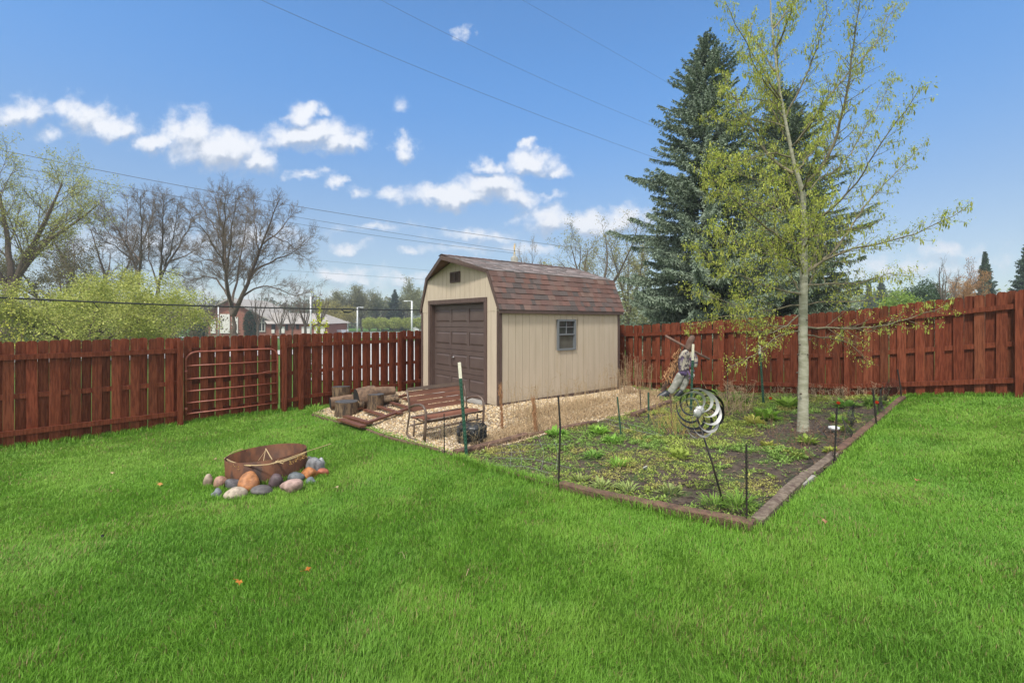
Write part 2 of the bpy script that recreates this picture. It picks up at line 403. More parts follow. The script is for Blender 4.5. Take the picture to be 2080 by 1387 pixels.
# plan of the beds
eA = GP(925,931); eB = GP(1533,1082); eL = GP(634,842); eC = Vector((7.62, 9.2, 0))
garden_poly = [(eB.x,eB.y), (eC.x,eC.y), (5.6,11.2), (3.4,13.3), (GP(1350,822).x, GP(1350,822).y), (GP(1215,860).x, GP(1215,860).y), (eA.x,eA.y)]
gL = (eL.x, eL.y)
gravel_poly = [gL, (eA.x,eA.y), (GP(1215,860).x, GP(1215,860).y), (GP(1350,822).x, GP(1350,822).y), (3.4,13.25), (-.1,16.5), (-4.2,12.1)]
def sheet(name, poly, dz, step, m):
    xs = [p[0] for p in poly]; ys = [p[1] for p in poly]
    ax = np.arange(min(xs)-step, max(xs)+step, step); ay = np.arange(min(ys)-step, max(ys)+step, step)
    X, Y = np.meshgrid(ax, ay); inside = inpoly(X, Y, poly)
    ny, nx = X.shape; ii, jj = np.meshgrid(np.arange(ny-1), np.arange(nx-1), indexing='ij')
    cx_ = (X[:-1,:-1]+X[1:,1:])/2; cy_ = (Y[:-1,:-1]+Y[1:,1:])/2; ok = inpoly(cx_, cy_, poly)
    a = (ii*nx+jj)[ok]
    Fq = np.stack([a, a+1, a+nx+1, a+nx], -1)
    used = np.unique(Fq); remap = -np.ones(nx*ny, int); remap[used] = np.arange(len(used))
    Z = G(X, Y)+dz+(fbm(X, Y, 3, 5)-.5)*(.05 if dz > .02 else .0)
    V = np.stack([X, Y, Z], -1).reshape(-1, 3)[used]
    return struct(npmesh(name, V, remap[Fq], m, smooth=True))
M['soil'] = mat('dark_garden_soil', (.055,.040,.032), (.10,.075,.055), .9, 9, bump=.9, bs=40, bdist=.03, dirt=(.06,.09,.025), dirtscale=2.2, dlo=.5, dhi=.62)
M['gravelbase'] = mat('gravel_base', (.30,.22,.14), (.18,.13,.085), .9, 40, bump=.8, bs=60, bdist=.02)
sheet('garden_soil', garden_poly, .035, .06, M['soil'])
sheet('gravel_ground', gravel_poly, .03, .08, M['gravelbase'])
# ------------------------------------------------------------------ fences
SL = 1.076
def left_xy(px):                     # point of the left fence line seen at photo column px
    k = (px-CX)/F; Y = (7.65+SL*8.46)/(1-SL*k); return k*Y, Y
RS = -.948
def right_xy(px):
    k = (px-CX)/F; Y = (13.2-RS*3.5)/(1-RS*k); return k*Y, Y
def picket(mb, p, ux, off, wd, z0, z1, th=.018, rough=0):
    """dog-eared board; p base centre xy, ux unit along fence, off = normal offset toward the yard"""
    n = Vector((ux[1], -ux[0]))      # yard side for the left fence
    c = Vector(p)+n*off
    r = wd*.28
    prof = [(-wd/2, z0), (wd/2, z0), (wd/2, z1-r), (wd/2-r*.35, z1-r*.32), (wd/2-r, z1), (-wd/2+r, z1), (-wd/2+r*.35, z1-r*.32), (-wd/2, z1-r)]
    k = .78+.38*random.random(); t = random.random()*.15; w_ = .35*max(0, random.random()-.6)
    mb.col = (k*(1+t), k*(1-t*.3+w_), k*(1-t*.3+w_))
    lean = random.uniform(-.006, .006)
    def tf(u, z, d): return (c.x+ux[0]*(u+lean*(z-z0))+n.x*d, c.y+ux[1]*(u+lean*(z-z0))+n.y*d, z)
    mb.prism(prof, -th/2, th/2, tf)
def fence_bay(root, a, b, za, zb, ta, tb, ux, rails=True, seed=0, mid_only=False, dz=0, start=0.0, back_first=False):
    """a,b xy endpoints; za/zb base heights, ta/tb top heights"""
    a = Vector(a); b = Vector(b); L = (b-a).length; n = Vector((ux[1], -ux[0]))
    mb = MB(); wd = .139; k = 0
    nn_ = max(1, round(L/.136)); per = 2*L/nn_
    s = per/4
    idx = 0
    while s < L:
        t = s/L; p = a+(b-a)*t
        gz = g1(p.x, p.y)
        z0 = max(za+(zb-za)*t, gz-.02) + random.uniform(0, .02); z1 = ta+(tb-ta)*t+random.uniform(-.012, .012)
        front = (idx % 2 == 0) ^ back_first
        picket(mb, (p.x, p.y), ux, .030 if front else -.030, wd+random.uniform(-.006, .004), z0, z1)
        s += per/2; idx += 1
    part('picket_panel', mb, M['fence'], root, world=True)
    if not rails: return
    def rail(z_off_from_top, z_off_from_base, off, th, h):
        mbr = MB(); kk = .85+.2*random.random(); mbr.col = (kk*1.1, kk, kk)
        if z_off_from_top is not None: z1, z2 = ta-z_off_from_top, tb-z_off_from_top
        else: z1, z2 = za+z_off_from_base, zb+z_off_from_base
        A = Vector((a.x+n.x*off, a.y+n.y*off, z1)); B = Vector((b.x+n.x*off, b.y+n.y*off, z2))
        mbr.beam(A, B, th, h)
        part('rail', mbr, M['fence'], root, world=True)
    rail(.27-dz, None, .0605, .038, .088)
    if mid_only: pass
    rail(.93, None, .0, .038, .088)
    rail(None, .27+dz*.5, .0605, .038, .088)
def fence_post(root, xy, z0, z1, ux, off=.085, s=.092):
    n = Vector((ux[1], -ux[0])); mb = MB(); k = .85+.25*random.random(); mb.col = (k*1.1, k, k)
    M3 = Matrix(((ux[0], n.x, 0), (ux[1], n.y, 0), (0, 0, 1)))
    c = Vector((xy[0]+n.x*off, xy[1]+n.y*off))
    h = z1-z0
    mb.box((c.x, c.y, (z0+z1)/2), (s, s, h), M3)
    part('post', mb, M['fence'], root, world=True)
ul = Vector((1, SL)).normalized(); ur = Vector((1, RS)).normalized()
# normals: (uy,-ux): left -> (+,-) toward yard ; right: ur=(.726,-.688) -> (-.688,-.726) toward yard
TOPL, BASEL = CZ-.335, CZ-2.14
lx, ly = left_xy(-160)
fl = thing('wooden_fence', 'dark red picket fence on the left, behind the fire ring and firewood', 'fence', (lx, ly, g1(lx, ly)), group='dark red shadowbox fences')
def lf(px): return Vector(left_xy(px))
fence_bay(fl, lf(-330), lf(-100), BASEL, BASEL, TOPL, TOPL, ul)
fence_bay(fl, lf(-100), lf(368), BASEL, BASEL, TOPL, TOPL, ul)
fence_bay(fl, lf(568), lf(606), BASEL, BASEL, TOPL+.01, TOPL+.03, ul)
fence_bay(fl, lf(610), lf(806), BASEL+.03, BASEL+.06, TOPL+.03, TOPL+.04, ul)
fence_bay(fl, lf(810), lf(940), BASEL+.06, BASEL+.1, TOPL+.05, TOPL+.06, ul, dz=.07)
fence_bay(fl, lf(940), Vector((-.11, 16.6)), BASEL+.1, BASEL+.1, TOPL+.06, TOPL+.08, ul)
for px, dz in ((-330,0),(-100,0),(364,-.04),(574,-.02),(608,.03),(808,.04),(940,.05)):
    q = lf(px); fence_post(fl, q, g1(q.x, q.y)-.1, TOPL+dz-.02, ul)
fr = thing('wooden_fence', 'dark red picket fence on the right, rising uphill behind the scarecrow and pale-barked tree', 'fence', (5.5, 11.35, g1(5.5, 11.35)), group='dark red shadowbox fences')
RT = [(1120,-.16,-1.97),(1296,-.115,-1.95),(1470,.025,-1.80),(1722,.215,-1.645),(2068,.535,-1.30),(2330,.72,-1.12)]
RX = []
for px, t_, b_ in RT: q = Vector(right_xy(px)); RX.append((q, CZ+t_, CZ+b_))
RX.insert(0, (Vector((-.11, 16.6)), CZ-.2, CZ-2.0))
for i in range(len(RX)-1):
    (a, ta, za), (b, tb, zb) = RX[i], RX[i+1]
    fence_bay(fr, a, b, za, zb, ta, tb, ur, back_first=(i % 2 == 1))
for i, (a, ta, za) in enumerate(RX[1:]): fence_post(fr, a, g1(a.x, a.y)-.1, ta-.05, ur)

# metal gate with boards behind
ga, gb = lf(373), lf(564)
gt = thing('yard_gate', 'red tubular metal gate backed by dark red boards', 'gate', (ga.x, ga.y, g1(ga.x, ga.y)))
nl = Vector((ul[1], -ul[0]))
mb = MB(); L = (gb-ga).length; ng_ = round(L/.136); s = L/ng_/2; i = 0
while s < L:
    p = ga+(gb-ga)*(s/L)
    picket(mb, (p.x, p.y), ul, 0.005 if i % 2 == 0 else -.045, .137, max(BASEL+.02, g1(p.x, p.y)+.03), TOPL+.015); s += L/ng_; i += 1
part('board_panel', mb, M['fence'], gt, world=True)
for zz in (TOPL-.27, TOPL-.93, BASEL+.25):
    mb = MB(); mb.beam((*(ga-nl*.02), zz), (*(gb-nl*.02), zz), .034, .085); mb.c = [(.45,.45,.45)]*mb.n
    part('rail', mb, M['fence'], gt, world=True)
zt, zb_ = CZ-2.14+1.50, CZ-2.14+.24
a3 = lambda s_, z_: Vector((*(ga+(gb-ga)*s_+nl*.075), z_))
mb = MB()
r = .13; arc = []
Lm = L
def gp_(u, z): return a3(u/Lm, z)
fr_pts = [gp_(.02, zb_-.03), gp_(.02, zt-r*1.4)]
for k in range(1, 7):
    an = k/6*math.pi/2; fr_pts.append(gp_(.02+.2*(1-math.cos(an)), zt-r*1.4+r*1.4*math.sin(an)))
for k in range(0, 7):
    an = k/6*math.pi/2; fr_pts.append(gp_(Lm-.03-.2+.2*math.sin(an), zt-r*1.4+r*1.4*math.cos(an)))
fr_pts.append(gp_(Lm-.03, zb_-.03))
mb.tube(fr_pts, .021, 8); part('tube_frame', mb, M['gatepaint'], gt, True, True)
for k in range(5):
    z = zb_+ (zt-zb_)*k/5.0
    z = [zb_, zb_+.22, zb_+.46, zb_+.71, zb_+.98][k]
    mb = MB(); mb.tube([gp_(.02, z), gp_(Lm*.5, z-.006), gp_(Lm-.03, z)], .0165, 8); part('tube_bar', mb, M['gatepaint'], gt, True, True)
for z in (zb_+.1, zt-.4):
    mb = MB(); mb.tube([gp_(-.09, z), gp_(.03, z)], .008, 6); mb.tube([gp_(.02, z-.03), gp_(.02, z+.03)], .03, 8); part('hinge', mb, M['gatepaint'], gt, True, True)
mb = MB(); mb.tube([gp_(Lm-.4, zb_+.72), gp_(Lm-.2, zb_+.75), gp_(Lm+.1, zb_+.74)], .007, 6); part('latch_chain', mb, M['gatepaint'], gt, True, True)

# ------------------------------------------------------------------ shed
TH = math.atan2(.639, .769)
SW, SLN, SH, ZK, WK, ZR = 3.33, 4.16, 2.05, 2.917, .285, 3.36
sz = CZ-1.833
shed = thing('garden_shed', 'tan barn style shed with brown trim and brown shingle roof on gravel', 'shed', (-.284, 9.9, sz), TH)
def topz(y):                          # underside profile of the gambrel
    y = min(y, SW-y)
    if y < WK: return SH+(ZK-SH)*max(y, 0)/WK
    return ZK+(ZR-ZK)*(y-WK)/(SW/2-WK)
def plank_front(mb, y0, y1, zb, zt=None, xf=0., th=.02, x_out=None):
    ys = [y0]+[k for k in (WK, SW/2, SW-WK) if y0 < k < y1]+[y1]
    prof = [(y0, zb), (y1, zb)] + [(y, (topz(y)-.03) if zt is None else zt) for y in reversed(ys)]
    mb.prism(prof, xf, xf-th, lambda y, z, x: (x, y, z))
DY0, DY1, DZ = .484, 2.85, 2.26
mb = MB()                              # front wall: grooved boards round the door opening
e = .203; y = .05
while y < SW-.05:
    y1 = min(y+e-.008, SW-.05)
    segs = []
    if y1 <= DY0 or y >= DY1: segs = [(y, y1, .02)]
    elif y >= DY0 and y1 <= DY1: segs = [(y, y1, DZ)]
    elif y < DY0: segs = [(y, DY0, .02), (DY0, y1, DZ)]
    else: segs = [(y, DY1, DZ), (DY1, y1, .02)]
    for s0, s1, zb in segs: plank_front(mb, s0, s1, zb)
    y += e
for s0, s1, zb in ((.02, DY0, .02), (DY0, DY1, DZ), (DY1, SW-.02, .02)): plank_front(mb, s0, s1, zb, xf=.07, th=.062)
mb.box((-.024, .24, SH+.005), (.004, .3, .012)); mb.box((-.024, SW-.2, SH+.005), (.004, .24, .012))
part('front_wall', mb, M['siding'], shed)
# clear the strip above the door: handled by header trim below
mb = MB(); x = .07
WX0, WX1, WZ0, WZ1 = 1.77, 2.40, 1.128, 1.87
while x < SLN-.07:
    x1 = min(x+.203-.008, SLN-.07)
    if x1 <= WX0 or x >= WX1: mb.box(((x+x1)/2, .01, (SH+.06)/2), (x1-x, .02, SH-.06))
    else:
        mb.box(((x+x1)/2, .01, (WZ0+.06)/2), (x1-x, .02, WZ0-.06)); mb.box(((x+x1)/2, .01, (WZ1+SH)/2), (x1-x, .02, SH-WZ1))
    x += .203
mb.box((WX0/2+.02, .045, SH/2), (WX0-.04, .045, SH-.1)); mb.box(((WX1+SLN)/2, .045, SH/2), (SLN-WX1-.1, .045, SH-.1))
mb.box(((WX0+WX1)/2, .046, WZ0/2), (WX1-WX0, .045, WZ0-.1)); mb.box(((WX0+WX1)/2, .046, (WZ1+SH)/2), (WX1-WX0, .045, SH-WZ1-.06))
part('side_wall', mb, M['siding'], shed)
mb = MB(); mb.box((SLN/2, SW-.02, SH/2), (SLN-.02, .04, SH)); part('side_wall', mb, M['siding'], shed)
mb = MB()
plank_front(mb, .02, SW-.02, .02, xf=SLN, th=.04)
part('rear_wall', mb, M['siding'], shed)
mb = MB()
mb.box((SLN/2, -.004, .03), (SLN, .012, .07)); part('skirt_board', mb, M['trim'], shed)
for (cx_, cy_, sx_, sy_) in ((.04, -.007, .085, .014), (-.027, .035, .014, .09), (SLN-.04, -.007, .085, .014), (-.027, SW-.035, .014, .09), (.04, SW+.008, .085, .014)):
    if cx_ < 0 and cy_ < 1: continue
    mb = MB(); mb.box((cx_, cy_, SH/2), (sx_, sy_, SH)); part('corner_trim', mb, M['trim'], shed)
mb = MB(); mb.box((-.027, .012, SH/2), (.014, .038, SH)); part('corner_trim', mb, M['trim'], shed)
mb = MB(); mb.box((-.030, (DY0+.055-.1)-.005, DZ/2+.03), (.03, .1, DZ+.06)); part('door_trim', mb, M['trim'], shed)
mb = MB(); mb.box((-.030, DY1+.045, DZ/2+.03), (.03, .1, DZ+.06)); part('door_trim', mb, M['trim'], shed)
mb = MB(); mb.box((-.031, (DY0+DY1)/2, DZ+.05), (.034, DY1-DY0+.2, .1)); part('door_trim', mb, M['trim'], shed)
mb = MB()
mb.box((.06, DY0+.012, DZ/2), (.15, .024, DZ)); mb.box((.06, DY1-.012, DZ/2), (.15, .024, DZ)); mb.box((.06, (DY0+DY1)/2, DZ-.012), (.15, DY1-DY0-.05, .024))
part('door_jamb', mb, M['trim'], shed)
# overhead door: raised panels
dr = thing('d', '', ''); bpy.data.objects.remove(dr)
mb = MB(); a0, a1 = DY0+.026, DY1-.026; hs = (DZ-.05)/4
XF = .10
for r_ in range(4):
    z0 = .03+hs*r_; z1 = z0+hs-.008
    cols = [a0+(a1-a0)*k/3 for k in range(4)]
    mb.box((XF+.02, (a0+a1)/2, (z0+z1)/2), (.03, a1-a0, z1-z0))
    st = .065
    # stiles and rails proud, then bevelled field in each cell
    for k in range(4):
        yc = cols[k]; ww = st if 0 < k < 3 else st*1.4
        yc = min(max(yc, a0+ww/2), a1-ww/2)
        mb.box((XF-.002, yc, (z0+z1)/2), (.016, ww, z1-z0-.002))
    for zc in (z0+.055, z1-.055): mb.box((XF-.0015, (a0+a1)/2, zc), (.014, a1-a0-.01, .108))
    for k in range(3):
        y0_, y1_ = cols[k]+.05, cols[k+1]-.05; za_, zb2 = z0+.125, z1-.125
        i_ = .04
        o = [(XF+.004, y0_, za_), (XF+.004, y1_, za_), (XF+.004, y1_, zb2), (XF+.004, y0_, zb2)]
        q = [(XF-.012, y0_+i_, za_+i_), (XF-.012, y1_-i_, za_+i_), (XF-.012, y1_-i_, zb2-i_), (XF-.012, y0_+i_, zb2-i_)]
        mb.add(o+q, [(4,5,6,7)]+[(j, (j+1)%4, 4+(j+1)%4, 4+j) for j in range(4)])
gd = part('overhead_door', mb, M['door'], shed)
mb = MB(); mb.tube([(XF-.05, 1.84, .955), (XF-.05, 1.96, .93)], .012, 8); mb.tube([(XF-.05, 1.9, .94), (XF, 1.9, .94)], .01, 8); part('handle', mb, M['steel'], gd, True)
mb = MB(); mb.box((-.02, (DY0+DY1)/2, .012), (.2, DY1-DY0+.1, .05)); part('door_sill', mb, M['concrete'], shed)
# vent
mb = MB(); vy, vz = 1.665, 2.89
for yy in (vy-.2, vy+.2): mb.box((-.034, yy, vz), (.03, .03, .26))
for zz in (vz-.115, vz+.115): mb.box((-.0335, vy, zz), (.026, .37, .03))
for k in range(7): mb.beam((-.030, vy-.18, vz-.085+k*.029), (-.030, vy+.18, vz-.085+k*.029), .022, .006, up=(-.6,0,1))
mb.box((-.034, vy, vz), (.022, .02, .2)); mb.box((-.022, vy, vz), (.002, .38, .22))
part('gable_vent', mb, M['trim'], shed)
# window
mb = MB(); wx, wz = (WX0+WX1)/2, (WZ0+WZ1)/2; ww, wh = WX1-WX0, WZ1-WZ0
for xx in (WX0+.02, WX1-.02): mb.box((xx, -.006, wz), (.045, .05, wh+.0))
for zz, hh in ((WZ0+.02, .045), (WZ1-.02, .045)): mb.box((wx, -.0065, zz), (ww-.085, .048, hh))
mb.box((wx, -.0, wz+.01), (ww-.085, .04, .035))
mb.box((wx, .004, wz+wh/4), (.016, .022, wh/2-.05)); mb.box((wx, .0045, wz+wh/4), (ww-.09, .02, .016))
for xx in (WX0+.052, WX1-.052): mb.box((xx, .006, wz-wh/4), (.02, .022, wh/2-.06))
wf = part('window', mb, M['grey'], shed)
mb = MB(); mb.box((wx, .018, wz+wh/4), (ww-.08, .006, wh/2-.04)); part('pane', mb, M['glass'], wf)
mb = MB(); mb.box((wx, .024, wz-wh/4), (ww-.08, .006, wh/2-.04)); part('pane', mb, M['reflectglass'], wf)
# roof: deck with front overhang growing to the ridge
OVR, OVK, OVE, BK = .40, .05, .02, .10
prof = [(-.07, SH+.035, OVE), (WK, ZK+.03, OVK), (SW/2, ZR+.03, OVR), (SW-WK, ZK+.03, OVK), (SW+.07, SH+.035, OVE)]
mb = MB()
for i in range(4):
    (y0, z0, o0), (y1, z1, o1) = prof[i], prof[i+1]
    V = [(-o0-.0, y0, z0), (SLN+BK, y0, z0), (SLN+BK, y1, z1), (-o1, y1, z1)]
    V2 = [(x, y, z-.025) for x, y, z in V]
    mb.add(V+V2, [(3,2,1,0),(4,5,6,7)]+[(j, (j+1)%4, 4+(j+1)%4, 4+j) for j in range(4)])
roof = part('roof', mb, M['soffit'], shed)
mb = MB()                              # shingle courses with random tabs
random.seed(3)
pal = [(.155,.090,.078),(.175,.105,.09),(.145,.088,.076),(.17,.094,.078),(.125,.095,.088),(.185,.12,.10),(.155,.105,.094),(.105,.085,.08)]
for i in range(4):
    (y0, z0, o0), (y1, z1, o1) = prof[i], prof[i+1]
    if i >= 2: (y0, z0, o0), (y1, z1, o1) = (y1, z1, o1), (y0, z0, o0)
    sl = math.hypot(y1-y0, z1-z0); nc = max(1, round(sl/.143))
    nv = Vector((0, -(z1-z0), (y1-y0))).normalized()
    if nv.z < 0: nv = -nv
    for c_ in range(nc):
        t0, t1 = c_/nc, (c_+1)/nc+.02
        xa = -(o0+(o1-o0)*t0)-.02; x = xa-random.random()*.1
        while x < SLN+BK+.01:
            wdt = random.choice((.12, .16, .2, .26, .1)); x1 = min(x+wdt, SLN+BK+.015); xs = max(x, xa)
            if x1 > xs+.005:
                k = random.random(); cl = pal[int(random.random()*len(pal))]; f = .9+.25*random.random()
                if i in (1, 2): g_ = sum(cl)/3; cl = tuple((a*.45+g_*.55)*1.75+.04 for a in cl)  # upper slopes: grazing reflection painted in as paler, greyer shingle colour
                mb.col = tuple(a*f for a in cl)
                lift = .020 if random.random() < .5 else .012
                tt1 = min(t1, 1)
                def pt(x_, t_, l_): return Vector((x_, y0+(y1-y0)*t_, z0+(z1-z0)*t_))+nv*l_
                drop = -.01/sl
                A = [pt(xs, t0+drop, lift), pt(x1, t0+drop, lift), pt(x1, tt1, .003), pt(xs, tt1, .003)]
                B = [pt(xs, t0+drop, .0), pt(x1, t0+drop, .0)]
                mb.add(A+B, [(0,1,2,3), (4,5,1,0)])
            x = x1+.0 if x1 > x else x+.1
            if x1 >= SLN+BK+.015: break
# ridge caps
for k in range(int((SLN+.5)/.2)):
    cl = random.choice(pal); mb.col = tuple(a*1.15 for a in cl); x0 = -OVR-.02+k*.2
    r_ = [(x0, SW/2-.14, ZR-.005+.02), (x0, SW/2, ZR+.058), (x0, SW/2+.14, ZR-.005+.02)]
    r2 = [(min(x0+.22, SLN+BK), y_, z_-.008) for _, y_, z_ in r_]
    mb.add(r_+r2, [(0,3,4,1),(1,4,5,2)])
part('shingles', mb, M['shingle'], roof)
mb = MB()                              # barge boards along the front edge
for i in range(4):
    (y0, z0, o0), (y1, z1, o1) = prof[i], prof[i+1]
    d = .10
    nv = Vector((0, -(z1-z0), (y1-y0))).normalized()
    A = [Vector((-o0-.025, y0, z0)), Vector((-o1-.025, y1, z1))]
    th_ = [.0, 1]
    a_, b_ = A
    if i in (0, 3): off = Vector((0, d*.85 if i == 0 else -d*.85, -.0)); offs = (off*.75, off*.9+Vector((0,0,-.03)))
    else: offs = (Vector((0,0,-d-.01)), Vector((0,0,-d-.01)))
    if i == 3: offs = (offs[1], offs[0])
    if i == 0: offs = (offs[0], Vector((0, d*.7, -d*.6)))
    if i == 3: offs = (Vector((0, -d*.7, -d*.6)), offs[1])
    if i == 1: offs = (Vector((0, d*.7, -d*.6)), offs[1])
    if i == 2: offs = (offs[0], Vector((0, -d*.7, -d*.6)))
    Fv = [a_, b_, b_+offs[1], a_+offs[0]]
    Bv = [v+Vector((.024, 0, 0)) for v in Fv]
    mb.add(Fv+Bv, [(0,1,2,3),(7,6,5,4)]+[(j, 4+j, 4+(j+1)%4, (j+1)%4) for j in range(4)])
part('barge_board', mb, M['trim'], roof)
mb = MB(); mb.box((SLN/2+.03, -.05, SH-.012), (SLN+.1, .05, .075)); part('eave_fascia', mb, M['trim'], roof)
mb = MB(); mb.box((SLN/2+.03, SW+.05, SH-.012), (SLN+.1, .05, .075)); part('eave_fascia', mb, M['trim'], roof)

# ------------------------------------------------------------------ bench (glider)
b0 = GP(864, 905); ba = math.atan2(.69, .72)
bench = thing('garden_bench', 'brown slatted metal glider bench standing on the gravel', 'bench', (b0.x, b0.y, b0.z+.03), ba)
BL = 1.2
for i in range(5):
    mb = MB(); yy = .06+i*.088; mb.box((BL/2, yy, .375-.012*abs(i-1.5)), (BL-.04, .082, .018)); part('seat_slat', mb, M['benchwood'], bench)
for i in range(4):
    mb = MB(); zz = .47+i*.085; mb.box((BL/2, .49+.05*(zz-.40)/.3, zz), (BL-.06, .016, .077), Matrix.Rotation(R(-9), 3, 'X')); part('back_slat', mb, M['benchwood'], bench)
mb = MB(); mb.box((BL/2, .553, .80), (BL-.02, .03, .055), Matrix.Rotation(R(-12), 3, 'X')); part('top_rail', mb, M['benchmetal'], bench)
for xx in (0, BL):
    mb = MB()
    mb.tube([(xx, .02, .0), (xx, .0, .2), (xx, -.015, .42), (xx, .0, .53), (xx, .06, .585), (xx, .15, .60), (xx, .3, .575), (xx, .46, .52)], .020, 8)
    part('arm', mb, M['benchmetal'], bench, True)
    mb = MB()
    mb.tube([(xx, .02, .012), (xx, .2, .006), (xx, .48, .006), (xx, .56, .06), (xx, .50, .3), (xx, .47, .42), (xx, .50, .6), (xx, .555, .80)], .016, 8)
    part('side_frame', mb, M['benchmetal'], bench, True)
    mb = MB(); mb.tube([(xx+(.05 if xx == 0 else -.05), .1, .30), (xx+(.05 if xx == 0 else -.05), .12, .03)], .014, 6)
    mb.tube([(xx+(.05 if xx == 0 else -.05), .40, .30), (xx+(.05 if xx == 0 else -.05), .42, .03)], .014, 6)
    mb.tube([(xx+(.05 if xx == 0 else -.05), .02, .34), (xx+(.05 if xx == 0 else -.05), .2, .32), (xx+(.05 if xx == 0 else -.05), .45, .35)], .014, 6)
    part('glider_link', mb, M['benchmetal'], bench, True)
mb = MB(); mb.tube([(.0, .04, .22), (BL, .04, .22)], .014, 6); mb.tube([(.0, .44, .22), (BL, .44, .22)], .014, 6)
mb.tube([(.25, .04, .02), (.3, .04, .13), (.38, .04, .22)], .012, 6)
mb.box((BL/2, .03, .352), (BL, .025, .03)); mb.box((BL/2, .43, .36), (BL, .025, .03)); part('cross_bar', mb, M['benchmetal'], bench, True)

# black roll of netting
q = GP(957, 905)
ball = thing('netting_roll', 'black bundle of garden netting in front of the bench', 'netting', (q.x, q.y+.12, q.z+.02))
mb = MB(); prof_ = [(.14,.0),(.185,.05),(.20,.16),(.19,.25),(.16,.29),(.0,.295)]
n = 20; V = []; Fc = []
for j, (r_, z_) in enumerate(prof_):
    for k in range(n):
        rr = r_*(1+.08*math.sin(k*3+j)+.05*math.sin(k*7.1)); V.append((rr*math.cos(2*math.pi*k/n), rr*math.sin(2*math.pi*k/n), z_))
for j in range(len(prof_)-1):
    for k in range(n): Fc.append((j*n+k, j*n+(k+1)%n, (j+1)*n+(k+1)%n, (j+1)*n+k))
mb.add(V, Fc); part('rolled_core', mb, M['blackplastic'], ball, True)
mb = MB()
for k in range(330):
    a0_ = random.random()*6.28; z0 = random.uniform(.01, .27); pts = []; dr_ = random.uniform(-.5, .5); ds = random.uniform(.3, .9)*random.choice((-1, 1))
    for j in range(6):
        t = j/5; rr = .205+random.uniform(.0, .04); zz = min(max(z0+dr_*t*.4, .0), .32); 
        if zz > .27: rr = .19
        pts.append((rr*math.cos(a0_+ds*t), rr*math.sin(a0_+ds*t), zz))
    mb.tube(pts, .0045, 4)
part('mesh_strands', mb, M['blackplastic'], ball)

# ------------------------------------------------------------------ fire ring, sticks and stones
fc = GP(540, 967)
ring = thing('fire_ring', 'rusty steel fire ring sitting tilted on the lawn', 'fire pit', (fc.x, fc.y+.05, fc.z))
ring.rotation_euler = (R(-1), R(-3.2), 0)
RR, RH = .485, .30
mb = MB(); n = 64; V = []
for (r_, z_) in ((RR, -.12), (RR, RH), (RR-.006, RH+.002), (RR-.008, -.12)):
    for k in range(n): V.append((r_*math.cos(2*math.pi*k/n)*(1+.006*math.sin(3*k/10)), r_*math.sin(2*math.pi*k/n), z_))
Fc = [(j*n+k, j*n+(k+1)%n, (j+1)*n+(k+1)%n, (j+1)*n+k) for j in range(3) for k in range(n)]
mb.add(V, Fc); part('ring_wall', mb, M['rust'], ring, True)
mb = MB(); mb.prism([(RR*.985*math.cos(2*math.pi*k/40), RR*.985*math.sin(2*math.pi*k/40)) for k in range(40)], .0, .02); M['ash'] = mat('wet_ash', (.03,.025,.022), (.07,.06,.05), .9, 9, bump=.8)
part('ash_bed', mb, M['ash'], ring)
sk = thing('dry_stalks', 'bundle of dry tan plant stalks lying across the fire ring', 'stalks', (fc.x, fc.y, fc.z+.3))
RY = fc.y
def SP(px, py, Y): v = P(px, py, Y); return v
stk = [([(456,930,6.1),(470,937,5.85),(490,944,5.7),(520,945,5.66),(545,943,5.65),(575,936,5.68),(600,928,5.78),(622,918,5.95)],.007),
       ([(545,943,5.66),(580,932,5.75),(622,917,5.95),(672,901,6.3)],.006),
       ([(540,911,6.35),(548,925,6.1),(554,935,5.85),(575,941,5.68)],.008),
       ([(540,911,6.35),(537,926,6.1),(534,943,5.95)],.005),
       ([(456,932,6.1),(480,944,5.74),(510,946,5.66)],.006),
       ([(555,942,5.7),(568,932,5.85)],.006),([(575,938,5.7),(620,921,5.93)],.008),([(541,912,6.35),(525,935,6.05)],.003),
       ([(457,930,6.1),(473,918,6.4),(492,911,6.45)],.005)]
for pts, r_ in stk:
    mb = MB(); mb.col = (.50,.37,.20); pp = [SP(*a) for a in pts]; mb.tube(pp, r_*.85, 5); part('stalk', mb, M['straw'], sk, world=True)
mb = MB()
for pts in ([(470,940,5.75),(490,947,5.68)], [(585,937,5.70),(620,920,5.92)], [(600,928,5.8),(622,921,5.93)], [(492,914,6.42),(498,913,6.4)]):
    a_, b_ = SP(*pts[0]), SP(*pts[1])
    for k in range(46 if pts[0][0] > 560 else 22):
        p_ = a_.lerp(b_, random.random())+Vector((random.gauss(0,.01), random.gauss(0,.012), random.uniform(-.05,.012)))
        d = Vector((random.gauss(0,1), random.gauss(0,1), random.gauss(-.6,.8))).normalized()*random.uniform(.012,.035)
        s_ = d.orthogonal().normalized()*random.uniform(.004,.009)
        f_ = random.uniform(.7, 1.1); mb.col = (.46*f_, .27*f_, .09*f_); mb.add([p_-s_, p_+d*.5+s_*.7, p_+d, p_-s_*.4+d*.6], [(0,1,2,3)])
part('seed_tufts', mb, M['straw'], sk, world=True)
